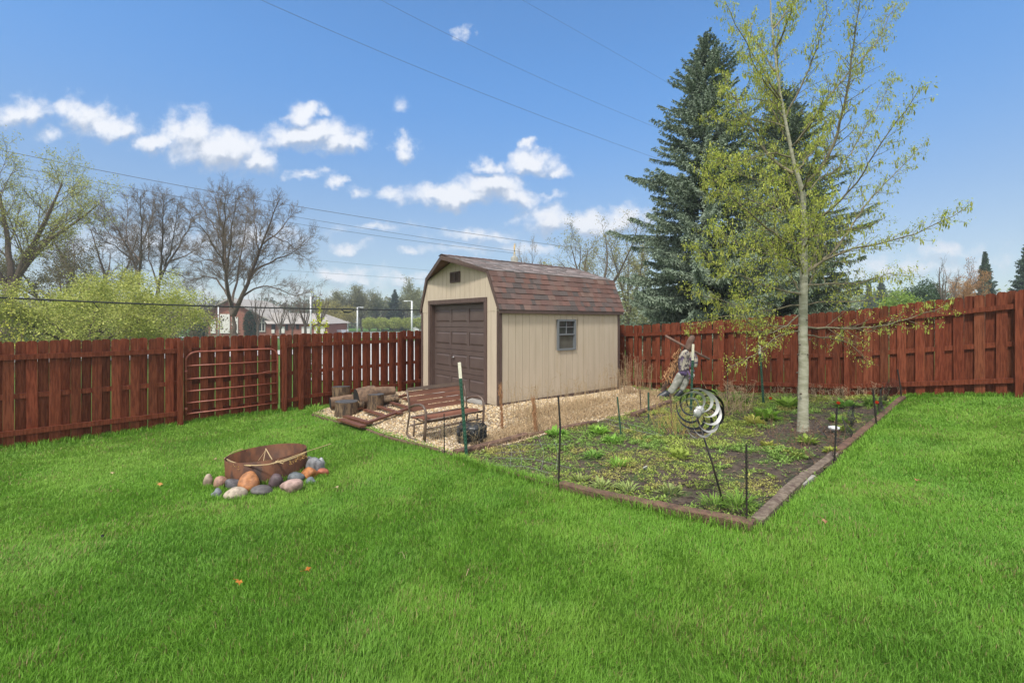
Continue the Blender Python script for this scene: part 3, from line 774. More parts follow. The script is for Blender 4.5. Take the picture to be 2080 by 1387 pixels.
def rock(px, py, wp, hp, col, label, seed, cat='stone', emb=.34):
    base = GP(px, py+hp/2); Y = base.y+wp*.3*base.y/F
    wx_ = wp*base.y/F/2*1.1; hz = max(hp*base.y/F/2, .02)*1.12; dp = wx_*random.uniform(.75, .95)
    r_ = np.random.default_rng(seed)
    mb = MB(); mb.col = col
    import bmesh
    bm = bmesh.new(); bmesh.ops.create_icosphere(bm, subdivisions=3, radius=1)
    dirs = [Vector(r_.normal(size=3)).normalized() for _ in range(7)]; amps = r_.uniform(.10, .42, 7)
    for v in bm.verts:
        c_ = v.co.copy(); k = 1
        for d, a_ in zip(dirs, amps):
            t = c_.dot(d)
            if t > .55: k -= a_*(t-.55)*1.6
        v.co = c_*k
    rot = Matrix.Rotation(r_.uniform(-.3, .3), 3, 'Y')
    V = [rot @ Vector((v.co.x*wx_, v.co.y*dp, v.co.z*hz*1.3)) for v in bm.verts]
    mb.add(V, [tuple(v.index for v in f.verts) for f in bm.faces]); bm.free()
    o = part('stone', mb, M['rock'], None, True)
    o.location = (base.x, Y, base.z+hz*(1-emb)+.02)
    tag(o, label, cat, 'stones around the fire ring'); return o
rocks = [(418,981,18,24,(.40,.31,.23),'pale tan stone half hidden in grass, leftmost by the fire ring'),
 (441,985,28,20,(.42,.24,.17),'pinkish tan stone leaning toward the left of the ring'),
 (467,988,34,22,(.13,.12,.13),'dark grey stone touching the left side of the big orange stone'),
 (500,984,41,36,(.46,.19,.07),'big upright orange stone in front of the fire ring'),
 (435,1006,20,18,(.22,.235,.26),'small blue-grey stone at the front left corner of the stones'),
 (471,1008,44,19,(.50,.41,.31),'long cream stone lying below the big orange stone'),
 (526,1002,40,18,(.14,.125,.12),'low dark banded stone right of the long cream stone'),
 (557,982,35,30,(.115,.078,.082),'purple-brown lumpy stone against the front of the ring'),
 (583,996,50,22,(.46,.31,.26),'wide pale pink stone in front, foremost on the right'),
 (598,975,32,21,(.15,.17,.18),'rounded blue-grey stone below the right end of the ring'),
 (629,980,23,12,(.17,.20,.22),'small flat blue-grey stone sunk in grass on the right'),
 (625,967,34,23,(.47,.18,.055),'bright orange stone on the right of the ring'),
 (653,964,22,15,(.42,.13,.07),'small red stone, farthest right of the stones'),
 (637,949,37,32,(.26,.26,.27),'large light grey stone leaning on the right of the ring'),
 (651,943,15,18,(.40,.41,.42),'small whitish stone behind the large light grey stone'),
 (627,936,15,14,(.42,.41,.38),'small pale stone wedged between ring and large grey stone')]
for i, (px, py, w_, h_, c_, lab) in enumerate(rocks): rock(px, py, w_, h_, c_, lab, 50+i)

# ------------------------------------------------------------------ firewood
def log(p, axis, L, r_, side, end, label, name='log', wob=.05, seed=0, group='cut logs piled by the left fence'):
    """p = centre of near end"""
    a = Vector(axis).normalized(); rt = thing(name, label, 'log', p, group=group)
    rr = np.random.default_rng(seed); n = 22; pr = [1+wob*math.sin(k*2*math.pi/n*3+seed)+rr.uniform(-.03, .03) for k in range(n)]
    u = a.orthogonal().normalized(); v = a.cross(u); V = []; segs = 5
    for j in range(segs+1):
        t = j/segs
        for k in range(n):
            an = 2*math.pi*k/n; q_ = r_*pr[k]*(1+.03*math.sin(5*t+seed))
            V.append(a*(L*t)+(u*math.cos(an)+v*math.sin(an))*q_)
    mb = MB(); mb.add(V, [(j*n+k, j*n+(k+1)%n, (j+1)*n+(k+1)%n, (j+1)*n+k) for j in range(segs) for k in range(n)])
    part('bark', mb, side, rt, True)
    for q0, s_ in ((0, -1), (segs, 1)):
        mb = MB(); c_ = a*(L*q0/segs+s_*.004)
        ringv = [x*.995+a*s_*.004 for x in V[q0*n:(q0+1)*n]]
        mb.add([c_]+ringv, [(0, 1+k, 1+(k+1)%n) if s_ > 0 else (0, 1+(k+1)%n, 1+k) for k in range(n)]); part('cut_face', mb, end, rt)
    return rt
up = (.0, .0, 1)
q = GP(696, 851); log((q.x, q.y+.2, q.z-.02), (.02,.0,1), .36, .235, M['logside'], M['logtop'], 'upright log stump with grey top nearest the lawn', 'log_stump', .02, 1)
q = GP(757, 838); log((q.x, q.y+.17, q.z-.02), (.03,.02,1), .40, .185, M['logside'], M['logtop'], 'narrower upright log stump just left of the bench back', 'log_stump', .02, 2)
q = GP(684, 826); log((q.x, q.y+.25, q.z), (.0,.05,1), .46, .215, M['logside'], M['logtop'], 'upright log stump at the back left against the fence boards', 'log_stump', .03, 3)
q = P(671, 819, 10.6); log(q, (.78,.45,.06), .55, .135, M['logpale'], M['logchar'], 'lying log with black left end, behind the foremost stump', 'log', .04, 4)
q = P(724, 809, 10.3); log(q, (.80,.58,.10), .42, .215, M['logpale'], M['logchar'], 'thickest lying log with bare tan side and black cut end', 'log', .04, 5)
q = P(762, 797, 11.0); log(q, (.86,.5,-.03), .46, .125, M['logpale'], M['logchar'], 'tan lying log at the top right of the pile', 'log', .04, 6)
q = P(773, 815, 10.7); log(q, (.88,.3,.12), .40, .10, M['logside'], M['logpale'], 'gnarled split log at the right end of the pile', 'log', .16, 7)
q = P(698, 824, 10.1); log(q, (.9,.4,.02), .42, .12, M['logside'], M['logchar'], 'charred dark log wedged between the two front stumps', 'log', .08, 8)
fb = thing('firewood_sticks', 'thin crooked branches lying on gravel right of the logs', 'sticks', GP(800,822))
for a_, b_, c_ in (((780,829),(800,822),(815,818)), ((782,826),(802,818),(829,807)), ((775,834),(806,825),(820,820)), ((806,812),(818,806),(828,796))):
    mb = MB(); pts = [GP(*x)+Vector((0,0,.05)) for x in (a_, b_, c_)]; mb.tube(pts, [.02,.016,.008], 6); part('branch', mb, M['stickwood'], fb, True, True)

# trellis frame lying on the gravel
tr = thing('trellis_ladder', 'brown wooden ladder-like trellis lying flat on the gravel behind the bench', 'trellis', GP(745,862))
def flat(a_, b_, wd, th, lift=.06):
    lift += .03
    pa, pb = GP(*a_)+Vector((0,0,lift)), GP(*b_)+Vector((0,0,lift)); mb = MB(); mb.beam(pa, pb, wd, th); return part('board', mb, M['oldboard'], tr, world=True)
flat((703,850),(828,812),.08,.04,.105); flat((745,874),(874,826),.08,.04,.105)
flat((690,863),(738,879),.13,.035,.085); flat((702,857),(752,872),.12,.035,.087)
flat((741,843),(786,858),.09,.035,.085); flat((768,836),(814,851),.09,.035,.085); flat((795,828),(842,842),.09,.035,.084); flat((820,819),(866,832),.09,.035,.084)
mbp = MB(); pa = GP(928,809)+Vector((0,0,.07)); mbp.beam(GP(900,806)+Vector((0,0,.07)), GP(955,806)+Vector((0,0,.07)), .12, .03)
tag(part('loose_board', mbp, M['oldboard']), 'short red-brown board on gravel at the foot of the shed door', 'board')

# ------------------------------------------------------------------ edging timbers
def timber(name, pts, wd, th, m, label, lift=.035, grp='timber edging of the garden beds'):
    root = None; mb = MB()
    P3 = []
    for a_ in pts:
        q = GP(*a_) if len(a_) == 2 else Vector(a_); P3.append(Vector((q.x, q.y, g1(q.x, q.y)+lift)))
    for a_, b_ in zip(P3[:-1], P3[1:]):
        n_ = max(2, int((b_-a_).length/.25)); d = (b_-a_).normalized(); s_ = Vector((d.y, -d.x, 0)).normalized()
        V = []
        for k in range(n_+1):
            q = a_.lerp(b_, k/n_); j = random.uniform(-.006, .006); zz = g1(q.x, q.y)+lift
            for (su, sz_) in ((-.5,-.5),(-.5,.38),(-.38,.5),(.38,.5),(.5,.38),(.5,-.5)):
                V.append((q.x+s_.x*su*wd+j, q.y+s_.y*su*wd+j, zz+sz_*th+random.uniform(-.003,.003)))
        m6 = 6
        Fc = [(k*m6+i, k*m6+(i+1)%m6, (k+1)*m6+(i+1)%m6, (k+1)*m6+i) for k in range(n_) for i in range(m6)]
        Fc += [tuple(range(m6)), tuple(n_*m6+i for i in reversed(range(m6)))]
        mb.add(V, Fc)
    return tag(part(name, mb, m), label, 'edging timber', grp)
timber('edging_timber', [(1140,996),(1330,1040)], .10, .13, M['timber'], 'brown timber edging along the front of the garden, left piece', .04)
timber('edging_timber', [(1332,1041),(1533,1084)], .10, .13, M['timber'], 'brown timber edging ending at the near corner of the garden', .045)
timber('edging_timber', [(930,932),(1135,994)], .07, .07, M['timber'], 'low half buried timber between lawn and garden, next to the green post', .02)
timber('edging_timber', [(636,845),(780,889)], .06, .07, M['timber'], 'thin buried edging between lawn and gravel by the fence', .015)
timber('edging_timber', [(782,890),(924,930)], .06, .07, M['timber'], 'thin buried edging between lawn and gravel in front of the bench', .015)
timber('edging_timber', [(925,929),(1068,892)], .12, .12, M['timber'], 'timber between gravel and garden beside the black netting', .05)
timber('edging_timber', [(1072,891),(1210,862)], .09, .09, M['timber'], 'middle timber between gravel and garden under dry stalks', .03)
timber('edging_timber', [(1285,850),(1362,822)], .10, .12, M['timber'], 'far timber between gravel and garden near the scarecrow', .05)
e_ = [(1536,1072),(1590,1018),(1640,972),(1695,930),(1740,893),(1785,855),(1834,812)]
timber('edging_timber', e_[0:2], .10, .085, M['timbergrey'], 'weathered timber edging right side of garden, nearest piece', .04)
timber('edging_timber', e_[1:3], .105, .09, M['timbergrey'], 'grey weathered timber with pale block beneath, right side of garden', .045)
timber('edging_timber', e_[2:4], .095, .08, M['timbergrey'], 'weathered timber edging on the right beside the tree mulch', .04)
timber('edging_timber', e_[3:5], .09, .08, M['timber'], 'brown edging timber on the right beyond the tree', .04)
timber('edging_timber', e_[4:7], .09, .08, M['timber'], 'farthest right brown edging timber ending at the fence', .04)
q = GP(1638, 985); mb = MB(); mb.box((0,0,0), (.42,.10,.06), Matrix.Rotation(R(42),3,'Z')); o = part('paving_block', mb, M['concrete']); o.location = (q.x, q.y+.03, q.z+.03)
tag(o, 'pale concrete block beside the weathered timber', 'block')

# ------------------------------------------------------------------ posts and stakes
def tpost(top, base, Yb, wh, label):
    b_ = GP(*base); t_ = P(top[0], top[1], b_.y)
    rt = thing('steel_fence_post', label, 'fence post', b_, group='green steel posts with white tops')
    d = (t_-b_); L = d.length; d.normalize()
    side = Vector((1,0,0)); fwd = d.cross(side).normalized(); side = fwd.cross(d).normalized()
    def seg(t0, t1, m, nm):
        mb = MB(); a_, c_ = b_+d*t0, b_+d*t1
        mb.beam(a_, c_, .045, .007, up=fwd); mb.beam(a_+fwd*.018, c_+fwd*.018, .007, .034, up=fwd)
        return part(nm, mb, m, rt, world=True)
    sh = seg(-.1, L-wh, M['green'], 'shaft'); seg(L-wh, L, M['white'], 'painted_tip')
    mb = MB(); k = .06
    while k < L-wh: 
        c_ = b_+d*k-fwd*.009; mb.box(c_, (.012, .012, .016)); k += .055
    part('studs', mb, M['white' if label.startswith('tallest') else 'green'], sh, world=False) if False else None
    mbs = mb; o = part('studs', mbs, M['steelgreen'], rt, world=True)
    return rt
M['steelgreen'] = mat('chipped_green', (.10,.19,.14), (.02,.07,.045), .5, 30)
tpost((933,736), (948,931), 0, .23, 'tall green steel post with white top by the bench and netting')
tpost((1408,699), (1403,846), 0, .31, 'green steel post with white top beside the scarecrow')
tpost((1543,702), (1551,823), 0, .17, 'green steel post with white tip between scarecrow and pale tree trunk')
def stake(pts, r_, label, m='black', name='garden_stake', mid=None):
    b_ = GP(*pts[-1]); pp = [P(a_[0], a_[1], b_.y) for a_ in pts[:-1]]+[b_-Vector((0,0,.08))]
    mb = MB(); mb.tube(pp, r_, 6)
    L = (pp[0]-pp[-1]).length; k = .06
    if m == 'black':
        while k < L*.9:                 # moulded wire clips every few centimetres
            c_ = pp[0].lerp(pp[-1], k/L) if len(pp) == 2 else None
            if c_ is not None: mb.box(c_, (r_*3.0, r_*2.0, .006))
            k += .045
    V0 = b_; mb.v = [(a_[0]-V0.x, a_[1]-V0.y, a_[2]-V0.z) for a_ in mb.v]
    o = part(name, mb, M[m], None, False); o.location = V0
    return tag(o, label, 'stake', 'thin garden stakes')
stake([(902,840),(903,926)], .008, 'thin black stake at the lawn edge left of the tall green post')
stake([(1134,804),(1138,868),(1134,992)], [.010,.012,.012], 'tall black stake at the front edge of the garden, midway along')
stake([(1516,902),(1517,1078)], .0085, 'black stake at the near corner of the garden')
stake([(1700,829),(1694,944)], .010, 'black stake on the right edge by the small white lamp')
stake([(1773,789),(1782,869)], .012, 'leaning black stake on the right edge near the netting')
stake([(1823,750),(1829,785),(1832,813)], .013, 'bent black stake at the far right corner by the fence')
stake([(1254,806),(1263,890)], .012, 'green stake in the garden in front of the shed side', 'green')
stake([(1300,792),(1303,842)], .008, 'thin dark stake by the far garden timber')
stake([(1317,797),(1318,862)], .016, 'rough green-brown stake left of the scarecrow boots', 'green')
stake([(1361,800),(1367,876)], .013, 'brown stake below the scarecrow behind the wind spinner', 'stickwood')
stake([(1477,745),(1478,790),(1477,822)], .010, 'dark twisted stake in front of the right fence behind the spinner')

# white solar light, plant tag
q = GP(1694, 885); sl_ = thing('solar_light', 'small white round garden light by the tree mulch', 'garden light', q)
mb = MB(); mb.tube([(0,0,0),(0,0,.10)], .010, 6); part('stem', mb, M['grey'], sl_)
mb = MB(); n = 16; mb.tube([(0,0,.09),(0,0,.11),(0,0,.135),(0,0,.145)], [.05,.075,.075,.04], n); part('cap', mb, M['plainwhite'], sl_, True)
q = GP(1311, 962); mb = MB(); mb.box((0,0,.04), (.055,.004,.10), Matrix.Rotation(R(-28),3,'Y') @ Matrix.Rotation(R(50),3,'X')); mb.box((.02,-.005,-.01), (.012,.004,.08))
o = part('plant_tag', mb, M['plainwhite']); o.location = (q.x,q.y,q.z+.03); tag(o, 'small white plant tag lying in the weeds', 'plant tag')

# ------------------------------------------------------------------ wind spinner
sb = GP(1479, 1036); st = P(1414, 842, sb.y+.1)
spn = thing('wind_spinner', 'leaning black pole with silver curved blade pinwheel', 'wind spinner', sb)
mb = MB(); mb.tube([sb-Vector((0,0,.1)), sb.lerp(st, .5)+Vector((0,0,.0)), st], [.010,.010,.009], 8); pole = part('pole', mb, M['black'], spn, True, True)
mb = MB(); c_ = sb.lerp(st, .05); mb.tube([c_+Vector((-.08,0,-.09)), c_+Vector((-.08,0,.0)), c_+Vector((.14,0,.01)), c_+Vector((.15,.0,-.09))], .004, 6); part('ground_fork', mb, M['black'], spn, True, True)
def rotor(c, ax, nb, r0, r1, name, phase, sweep=1.5, wd=.034):
    ax = Vector(ax).normalized(); u = ax.orthogonal().normalized(); v = ax.cross(u)
    mb = MB(); n = 16
    mb.tube([c-ax*.012, c-ax*.006, c+ax*.006, c+ax*.014], [.02,.045,.045,.02], n); hub = part('hub', mb, M['spin'], spn, True, True)
    for b_ in range(nb):
        mb = MB(); a0_ = phase+2*math.pi*b_/nb; L_, R_ = [], []
        N_ = 12
        for k in range(N_+1):
            t = k/N_; rr = r0+(r1-r0)*math.sin(t*math.pi*.5)**.9; an = a0_+sweep*t**1.2
            p_ = c+(u*math.cos(an)+v*math.sin(an))*rr+ax*(.055*math.sin(math.pi*t))
            wd_ = wd*(math.sin(math.pi*min(t*.9+.08, 1))**.6)*.5+.002
            rad = (u*math.cos(an)+v*math.sin(an))
            w_ = (ax*.80+rad*.6).normalized()
            L_.append(p_-w_*wd_); R_.append(p_+w_*wd_)
        nn = (ax*.6-rad*.8)*.0015
        V = L_+R_; m_ = N_+1
        V2 = [x+Vector((0,.0015,0)) for x in V]
        Fc = [(k, k+1, m_+k+1, m_+k) for k in range(N_)]
        Fc += [(2*m_+k+1, 2*m_+k, 3*m_+k, 3*m_+k+1) for k in range(N_)]
        mb.add(V+V2, Fc); part(name, mb, M['spinshade' if name == 'rear_blade' else 'spin'], spn, True, True)
rotor(st+Vector((-.01,-.06,.03)), (.22,-1,.12), 9, .03, .235, 'outer_blade', .3, 1.8, .031)
rotor(st+Vector((.055,.05,.035)), (-.15,-1,.1), 9, .03, .225, 'rear_blade', .0, -1.8, .036)

# ------------------------------------------------------------------ scarecrow
sc_y = 10.6
scr = thing('scarecrow', 'slumped scarecrow in patterned shirt, grey trousers and black boots', 'scarecrow', GP(1345, 815))
def SC(px, py, dy=0): return P(px, py, sc_y+dy)
mb = MB(); mb.tube([SC(1351,682,.15), SC(1395,706,.05), SC(1441,730,-.05)], [.030,.028,.030], 7); part('cross_pole', mb, M['stickwood'], scr, True, True)
mb = MB(); mb.beam(SC(1407,684,.1), SC(1345,796,.25), .11, .03, up=(0,1,0)); part('leaning_board', mb, M['stickwood'], scr, world=True)
def blob_chain(name, pts, rad, m, nseg=14, lump=.12, flat_=.75):
    mb = MB(); pts = [Vector(p_) for p_ in pts]; N_ = len(pts)
    V = []
    for i, p_ in enumerate(pts):
        d = (pts[min(i+1, N_-1)]-pts[max(i-1, 0)]).normalized(); u = d.cross(Vector((0,1,0))).normalized(); v = d.cross(u)
        for k in range(nseg):
            a_ = 2*math.pi*k/nseg; rr = rad[i]*(1+lump*math.sin(3*a_+i*1.7)+lump*.6*math.sin(5*a_-i*2.3))
            V.append(p_+u*math.cos(a_)*rr+v*math.sin(a_)*rr*flat_)
    Fc = [(i*nseg+k, i*nseg+(k+1)%nseg, (i+1)*nseg+(k+1)%nseg, (i+1)*nseg+k) for i in range(N_-1) for k in range(nseg)]
    Fc += [tuple(reversed(range(nseg))), tuple((N_-1)*nseg+k for k in range(nseg))]
    mb.add(V, Fc); o = part(name, mb, m, scr, True, True)
    sm = o.modifiers.new('s', 'SUBSURF'); sm.levels = 1; sm.render_levels = 1
    return o
blob_chain('head_sack', [SC(1409,681), SC(1406,686), SC(1401,697), SC(1398,706), SC(1396,713)], [.03,.075,.085,.07,.05], M['stickwood'])
blob_chain('shirt', [SC(1397,711), SC(1393,716), SC(1390,725), SC(1389,738), SC(1388,750), SC(1388,759)], [.05,.10,.125,.125,.12,.13], M['cloth'], lump=.2)
blob_chain('sleeve', [SC(1407,718,-.02), SC(1413,727,-.04), SC(1414,738,-.05), SC(1412,747,-.04)], [.06,.06,.05,.045], M['cloth'])
blob_chain('sash', [SC(1386,750), SC(1388,756), SC(1389,760), SC(1391,764)], [.12,.135,.13,.11], M['scarf'], lump=.25)
blob_chain('trouser_leg', [SC(1385,757), SC(1379,768), SC(1374,780), SC(1366,791), SC(1358,799)], [.11,.105,.09,.08,.07], M['pants'], lump=.16)
blob_chain('trouser_leg', [SC(1393,757,.03), SC(1392,770,.03), SC(1389,783,.03), SC(1384,795,.03)], [.09,.10,.085,.06], M['pants'], lump=.25)
blob_chain('boot', [SC(1360,796), SC(1354,801), SC(1347,805), SC(1339,808), SC(1334,809)], [.075,.11,.10,.085,.045], M['boot'], lump=.05)
blob_chain('boot', [SC(1386,792,.03), SC(1380,800,.03), SC(1373,806,.03), SC(1367,809,.03)], [.06,.07,.06,.03], M['boot'], lump=.05)
mb = MB()
for k in range(150):
    t = random.random(); p_ = SC(1392,712).lerp(SC(1362,775), t)+Vector((random.gauss(-.10,.05), .05, random.gauss(0,.05)))
    d = Vector((random.gauss(-.3,.5), random.gauss(0,.3), random.gauss(-.8,.4))).normalized()*random.uniform(.05,.13); s_ = Vector((.012,0,.004)); f_ = random.uniform(.6,1.1)
    mb.col = (.42*f_, .23*f_, .11*f_); mb.add([p_-s_, p_+s_, p_+d+s_*.5, p_+d-s_*.5], [(0,1,2,3)])
part('straw_stuffing', mb, M['straw'], scr, world=True)

mb = MB()
for k in range(60):                     # torn strips of shirt cloth
    t = random.random(); p_ = SC(1396,714).lerp(SC(1391,766), t)+Vector((random.uniform(-.14,.15), random.uniform(-.12,-.03), 0)); L_ = random.uniform(.05,.16)
    s_ = Vector((random.uniform(.010,.022), 0, 0)); d = Vector((random.gauss(0,.35), random.gauss(-.1,.2), -1)).normalized()*L_; f_ = random.choice((1., .8, .55, .25))
    mb.col = (.40*f_, .36*f_, .30*f_) if random.random() < .8 else (.12,.08,.16); mb.add([p_-s_, p_+s_, p_+d*.6+s_*.8, p_+d, p_+d*.55-s_], [(0,1,2,3,4)])
part('torn_cloth', mb, M['straw'], scr, world=True)
# ------------------------------------------------------------------ lawn
rng = np.random.default_rng(11)
yard_poly = [left_xy(-400), (-.11, 16.5), right_xy(2600), (9, -1), (-9, -1)]
yard_poly[0] = (left_xy(-400)[0]-1.0, left_xy(-400)[1]-1.0)
yp = [(-13.5, 2.3), (-.11, 16.6), (13.5, 3.75), (13.5, 0.2), (-13.5, 0.2)]
rr_ = [(GP(px, py+hp/2), wp) for (px, py, wp, hp, *_r) in rocks]
def blades(name, x, y, h, wd, col, lean, az, m, z=None, segs=2, dz=0):
    n = len(x); z = G(x, y)+dz if z is None else z
    ca, sa = np.cos(az), np.sin(az); px_, py_ = -sa, ca
    b = np.stack([x, y, z], -1); side = np.stack([px_, py_, np.zeros(n)], -1)*(wd/2)[:, None]
    ld = np.stack([ca, sa, np.zeros(n)], -1)
    mid = b+ld*(lean*h*.35)[:, None]+np.array([0, 0, 1.])*(h*.62)[:, None]
    tip = b+ld*(lean*h)[:, None]+np.array([0, 0, 1.])*(h*np.sqrt(np.maximum(1-.35*lean**2, .25)))[:, None]
    V = np.stack([b-side, b+side, mid+side*.8, mid-side*.8, tip], 1).reshape(-1, 3)
    k = np.arange(n)*5
    F4 = np.stack([k, k+1, k+2, k+3], -1); F3 = np.stack([k+3, k+2, k+4], -1)
    return npmesh(name, V, [F4, F3], m, colors=np.repeat(col, 5, 0))
xs, ys = [], []
for (y0, y1, dens) in ((1.5, 2.6, 26000), (2.6, 3.6, 20000), (3.6, 5, 13000), (5, 7, 8000), (7, 9.5, 4800), (9.5, 13, 3400)):
    xm = 1.18*y1+.5; A = 2*xm*(y1-y0); n = int(A*dens)
    x = rng.uniform(-xm, xm, n); y = rng.uniform(y0, y1, n)
    ok = (np.abs(x) < 1.15*y+.35) & inpoly(x, y, yp) & ~inpoly(x, y, gravel_poly)
    ok &= ~inpoly(x, y, garden_poly)
    x, y = x[ok], y[ok]; xs.append(x); ys.append(y)
x = np.concatenate(xs); y = np.concatenate(ys)
# clumped density
cl = fbm(x, y, 3.0, 21); keep = rng.random(len(x)) < .55+.6*cl; x, y = x[keep], y[keep]
ok = np.hypot((x-fc.x)/.98, (y-fc.y-.05)/.98) > RR; x, y = x[ok], y[ok]
n = len(x)
big = fbm(x, y, .55, 31); med = fbm(x, y, 2.2, 41); sm_ = fbm(x, y, 9, 51)
h = (.027+.023*med+.016*sm_)*rng.uniform(.6, 1.25, n)
tuft = sstep((fbm(x, y, 4.5, 61)-.58)/.14); h *= 1+.32*tuft
dist = np.hypot(x, y)
wd = (.0019+.00065*dist)*rng.uniform(.7, 1.3, n)
az = (fbm(x, y, .8, 71)*8.5+fbm(x, y, 3.2, 73)*3.5)+rng.normal(0, 1.5, n)
lean = np.clip(.25+.35*fbm(x, y, 1.6, 81)+rng.normal(0, .28, n), .05, 1.2)
cA = np.array([.175, .36, .040]); cB = np.array([.225, .40, .055]); cC = np.array([.155, .335, .052])
t1 = sstep((big*.6+med*.4-.35)/.35)[:, None]; col = cA*(1-t1)+cB*t1
t2 = sstep((fbm(x, y, 1.3, 91)-.48)/.25)[:, None]*.38; col = col*(1-t2)+cC*t2
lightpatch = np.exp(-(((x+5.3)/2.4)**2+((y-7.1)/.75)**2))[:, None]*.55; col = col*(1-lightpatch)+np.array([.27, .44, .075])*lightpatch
col *= rng.uniform(.80, 1.22, n)[:, None]
dry = rng.random(n) < .03+.10*(fbm(x, y, 1.7, 95) > .62); col[dry] = np.array([.36, .30, .13])*rng.uniform(.6, 1.1, dry.sum())[:, None]
GRASSC = .97
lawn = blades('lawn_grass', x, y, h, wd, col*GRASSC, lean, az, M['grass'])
tag(lawn, 'thick bright green lawn grass covering the yard', 'grass', kind='stuff')
print('blades', n)
# fringe of longer grass along fences, edging and stones
fx, fy, fh = [], [], []
def fringe(p0_, p1_, n, wdt, hh):
    t = rng.random(n); fx.append(p0_[0]+(p1_[0]-p0_[0])*t+rng.normal(0, wdt, n)); fy.append(p0_[1]+(p1_[1]-p0_[1])*t+rng.normal(0, wdt, n)); fh.append(np.full(n, hh))
fringe(left_xy(-100), left_xy(640), 9000, .06, .11); fringe(right_xy(1840), right_xy(2300), 6000, .06, .10)
fringe((eA.x, eA.y-.06), (eB.x, eB.y-.06), 4200, .035, .115); fringe((eB.x+.12, eB.y-.05), (eC.x+.12, eC.y), 4200, .045, .085); fringe(gL, (eA.x, eA.y), 3500, .05, .075)
a_ = np.array([(p_.x, p_.y) for p_, _ in rr_])
for p_, wp in rr_:
    fringe((p_.x-wp*.0032*1.1, p_.y-.015), (p_.x+wp*.0032*1.1, p_.y-.015), 130, .02, .075)
for k in range(24):
    an = 2*math.pi*k/24; fringe((fc.x+(RR+.03)*math.cos(an), fc.y+.05+(RR+.03)*math.sin(an)), (fc.x+(RR+.03)*math.cos(an+.26), fc.y+.05+(RR+.03)*math.sin(an+.26)), 110, .03, .10)
x = np.concatenate(fx); y = np.concatenate(fy); n = len(x); h = np.concatenate(fh)*rng.uniform(.5, 1.25, n)
col = np.array([.21, .40, .05])*rng.uniform(.7, 1.25, n)[:, None]
bl = blades('grass_fringe', x, y, h, (.003+.0006*np.hypot(x, y))*rng.uniform(.7, 1.2, n), col, rng.uniform(.1, .9, n), rng.uniform(0, 6.28, n), M['grass'])
tag(bl, 'longer grass tufts along the fence, edging and stones', 'grass', kind='stuff')

# fallen leaves on the lawn: a few scattered, each its own
def lawn_leaf(px, py, s_, col, label):
    q = GP(px, py, .05); mb = MB(); mb.col = col
    pts = []
    for k in range(11):
        a_ = 2*math.pi*k/11; r_ = s_*(1 if k % 2 == 0 else .5)*random.uniform(.8, 1.2); pts.append(Vector((r_*math.cos(a_), r_*.7*math.sin(a_), .012*math.sin(a_*2)+random.uniform(0, .01))))
    mb.add([Vector((0,0,.006))]+pts, [(0, 1+k, 1+(k+1) % 11) for k in range(11)]); mb.tube([(s_*.9,0,0),(s_*1.6,.01,.01)], .0015, 4)
    o = part('fallen_leaf', mb, M['straw']); o.location = q; o.rotation_euler = (random.uniform(-.5,.1), random.uniform(-.4,.4), random.uniform(0,6)); tag(o, label, 'leaf', 'fallen leaves on the lawn')
lawn_leaf(326,983,.045,(.50,.24,.08),'tan fallen leaf on the lawn left of the fire ring')
lawn_leaf(486,1181,.03,(.52,.20,.04),'orange fallen leaf on the lawn below the fire ring')
lawn_leaf(623,1157,.03,(.50,.17,.03),'orange fallen leaf on the lawn near the centre left')
lawn_leaf(228,960,.03,(.5,.40,.22),'pale fallen leaf in the light grass near the left fence')
lawn_leaf(208,1090,.026,(.03,.03,.035),'small blackish leaf on the left lawn')
lawn_leaf(437,932,.028,(.45,.33,.18),'tan fallen leaf just left of the fire ring rim')
lawn_leaf(683,990,.03,(.48,.40,.22),'pale yellowish leaf on the lawn right of the stones')
lawn_leaf(1676,1058,.03,(.40,.22,.12),'brown fallen leaf on the lawn right of the garden corner')
lawn_leaf(1862,975,.03,(.40,.20,.10),'reddish brown leaf on the right lawn')
mb = MB(); q = GP(952,1160,.05); mb.col = (.45,.30,.2); mb.tube([(-.012,.03,.0),(.0,.0,.02),(-.006,-.04,.015),(-.012,-.06,0)], .0022, 5); o = part('twig', mb, M['straw']); o.location = q; tag(o, 'short thin twig standing in the central lawn', 'twig')
mb = MB(); q = GP(818,1130,.05); mb.col = (.30,.26,.14); mb.tube([(-.05,.05,.0),(-.01,.02,.03),(.03,-.05,.01)], .002, 5); o = part('twig', mb, M['straw']); o.location = q; tag(o, 'curved dark grass stalk lying left of the central lawn', 'twig')

# ------------------------------------------------------------------ gravel
def in_view(x, y): return (np.abs(x) < 1.15*y+.3)
x0_, x1_ = min(p[0] for p in gravel_poly), max(p[0] for p in gravel_poly); y0_, y1_ = min(p[1] for p in gravel_poly), max(p[1] for p in gravel_poly)
n = 135000; x = rng.uniform(x0_, x1_, n); y = rng.uniform(y0_, y1_, n)
ct, st_ = math.cos(TH), math.sin(TH); lx_ = (x+.284)*ct+(y-9.9)*st_; ly_ = -(x+.284)*st_+(y-9.9)*ct
ok = inpoly(x, y, gravel_poly) & ~((lx_ > .02) & (lx_ < SLN+.2) & (ly_ > .02) & (ly_ < SW+.5)) & (lx_ < SLN+1.5) & ~((ly_ > SW+.6) & (lx_ > .6))
ok &= rng.random(n) < np.where(y < 8.6, 1, .72)
x, y = x[ok], y[ok]; n = len(x)
ico = [(0,0,1)]+[(.894*math.cos(2*math.pi*k/5), .894*math.sin(2*math.pi*k/5), .447) for k in range(5)]+[(.894*math.cos(2*math.pi*(k+.5)/5), .894*math.sin(2*math.pi*(k+.5)/5), -.447) for k in range(5)]
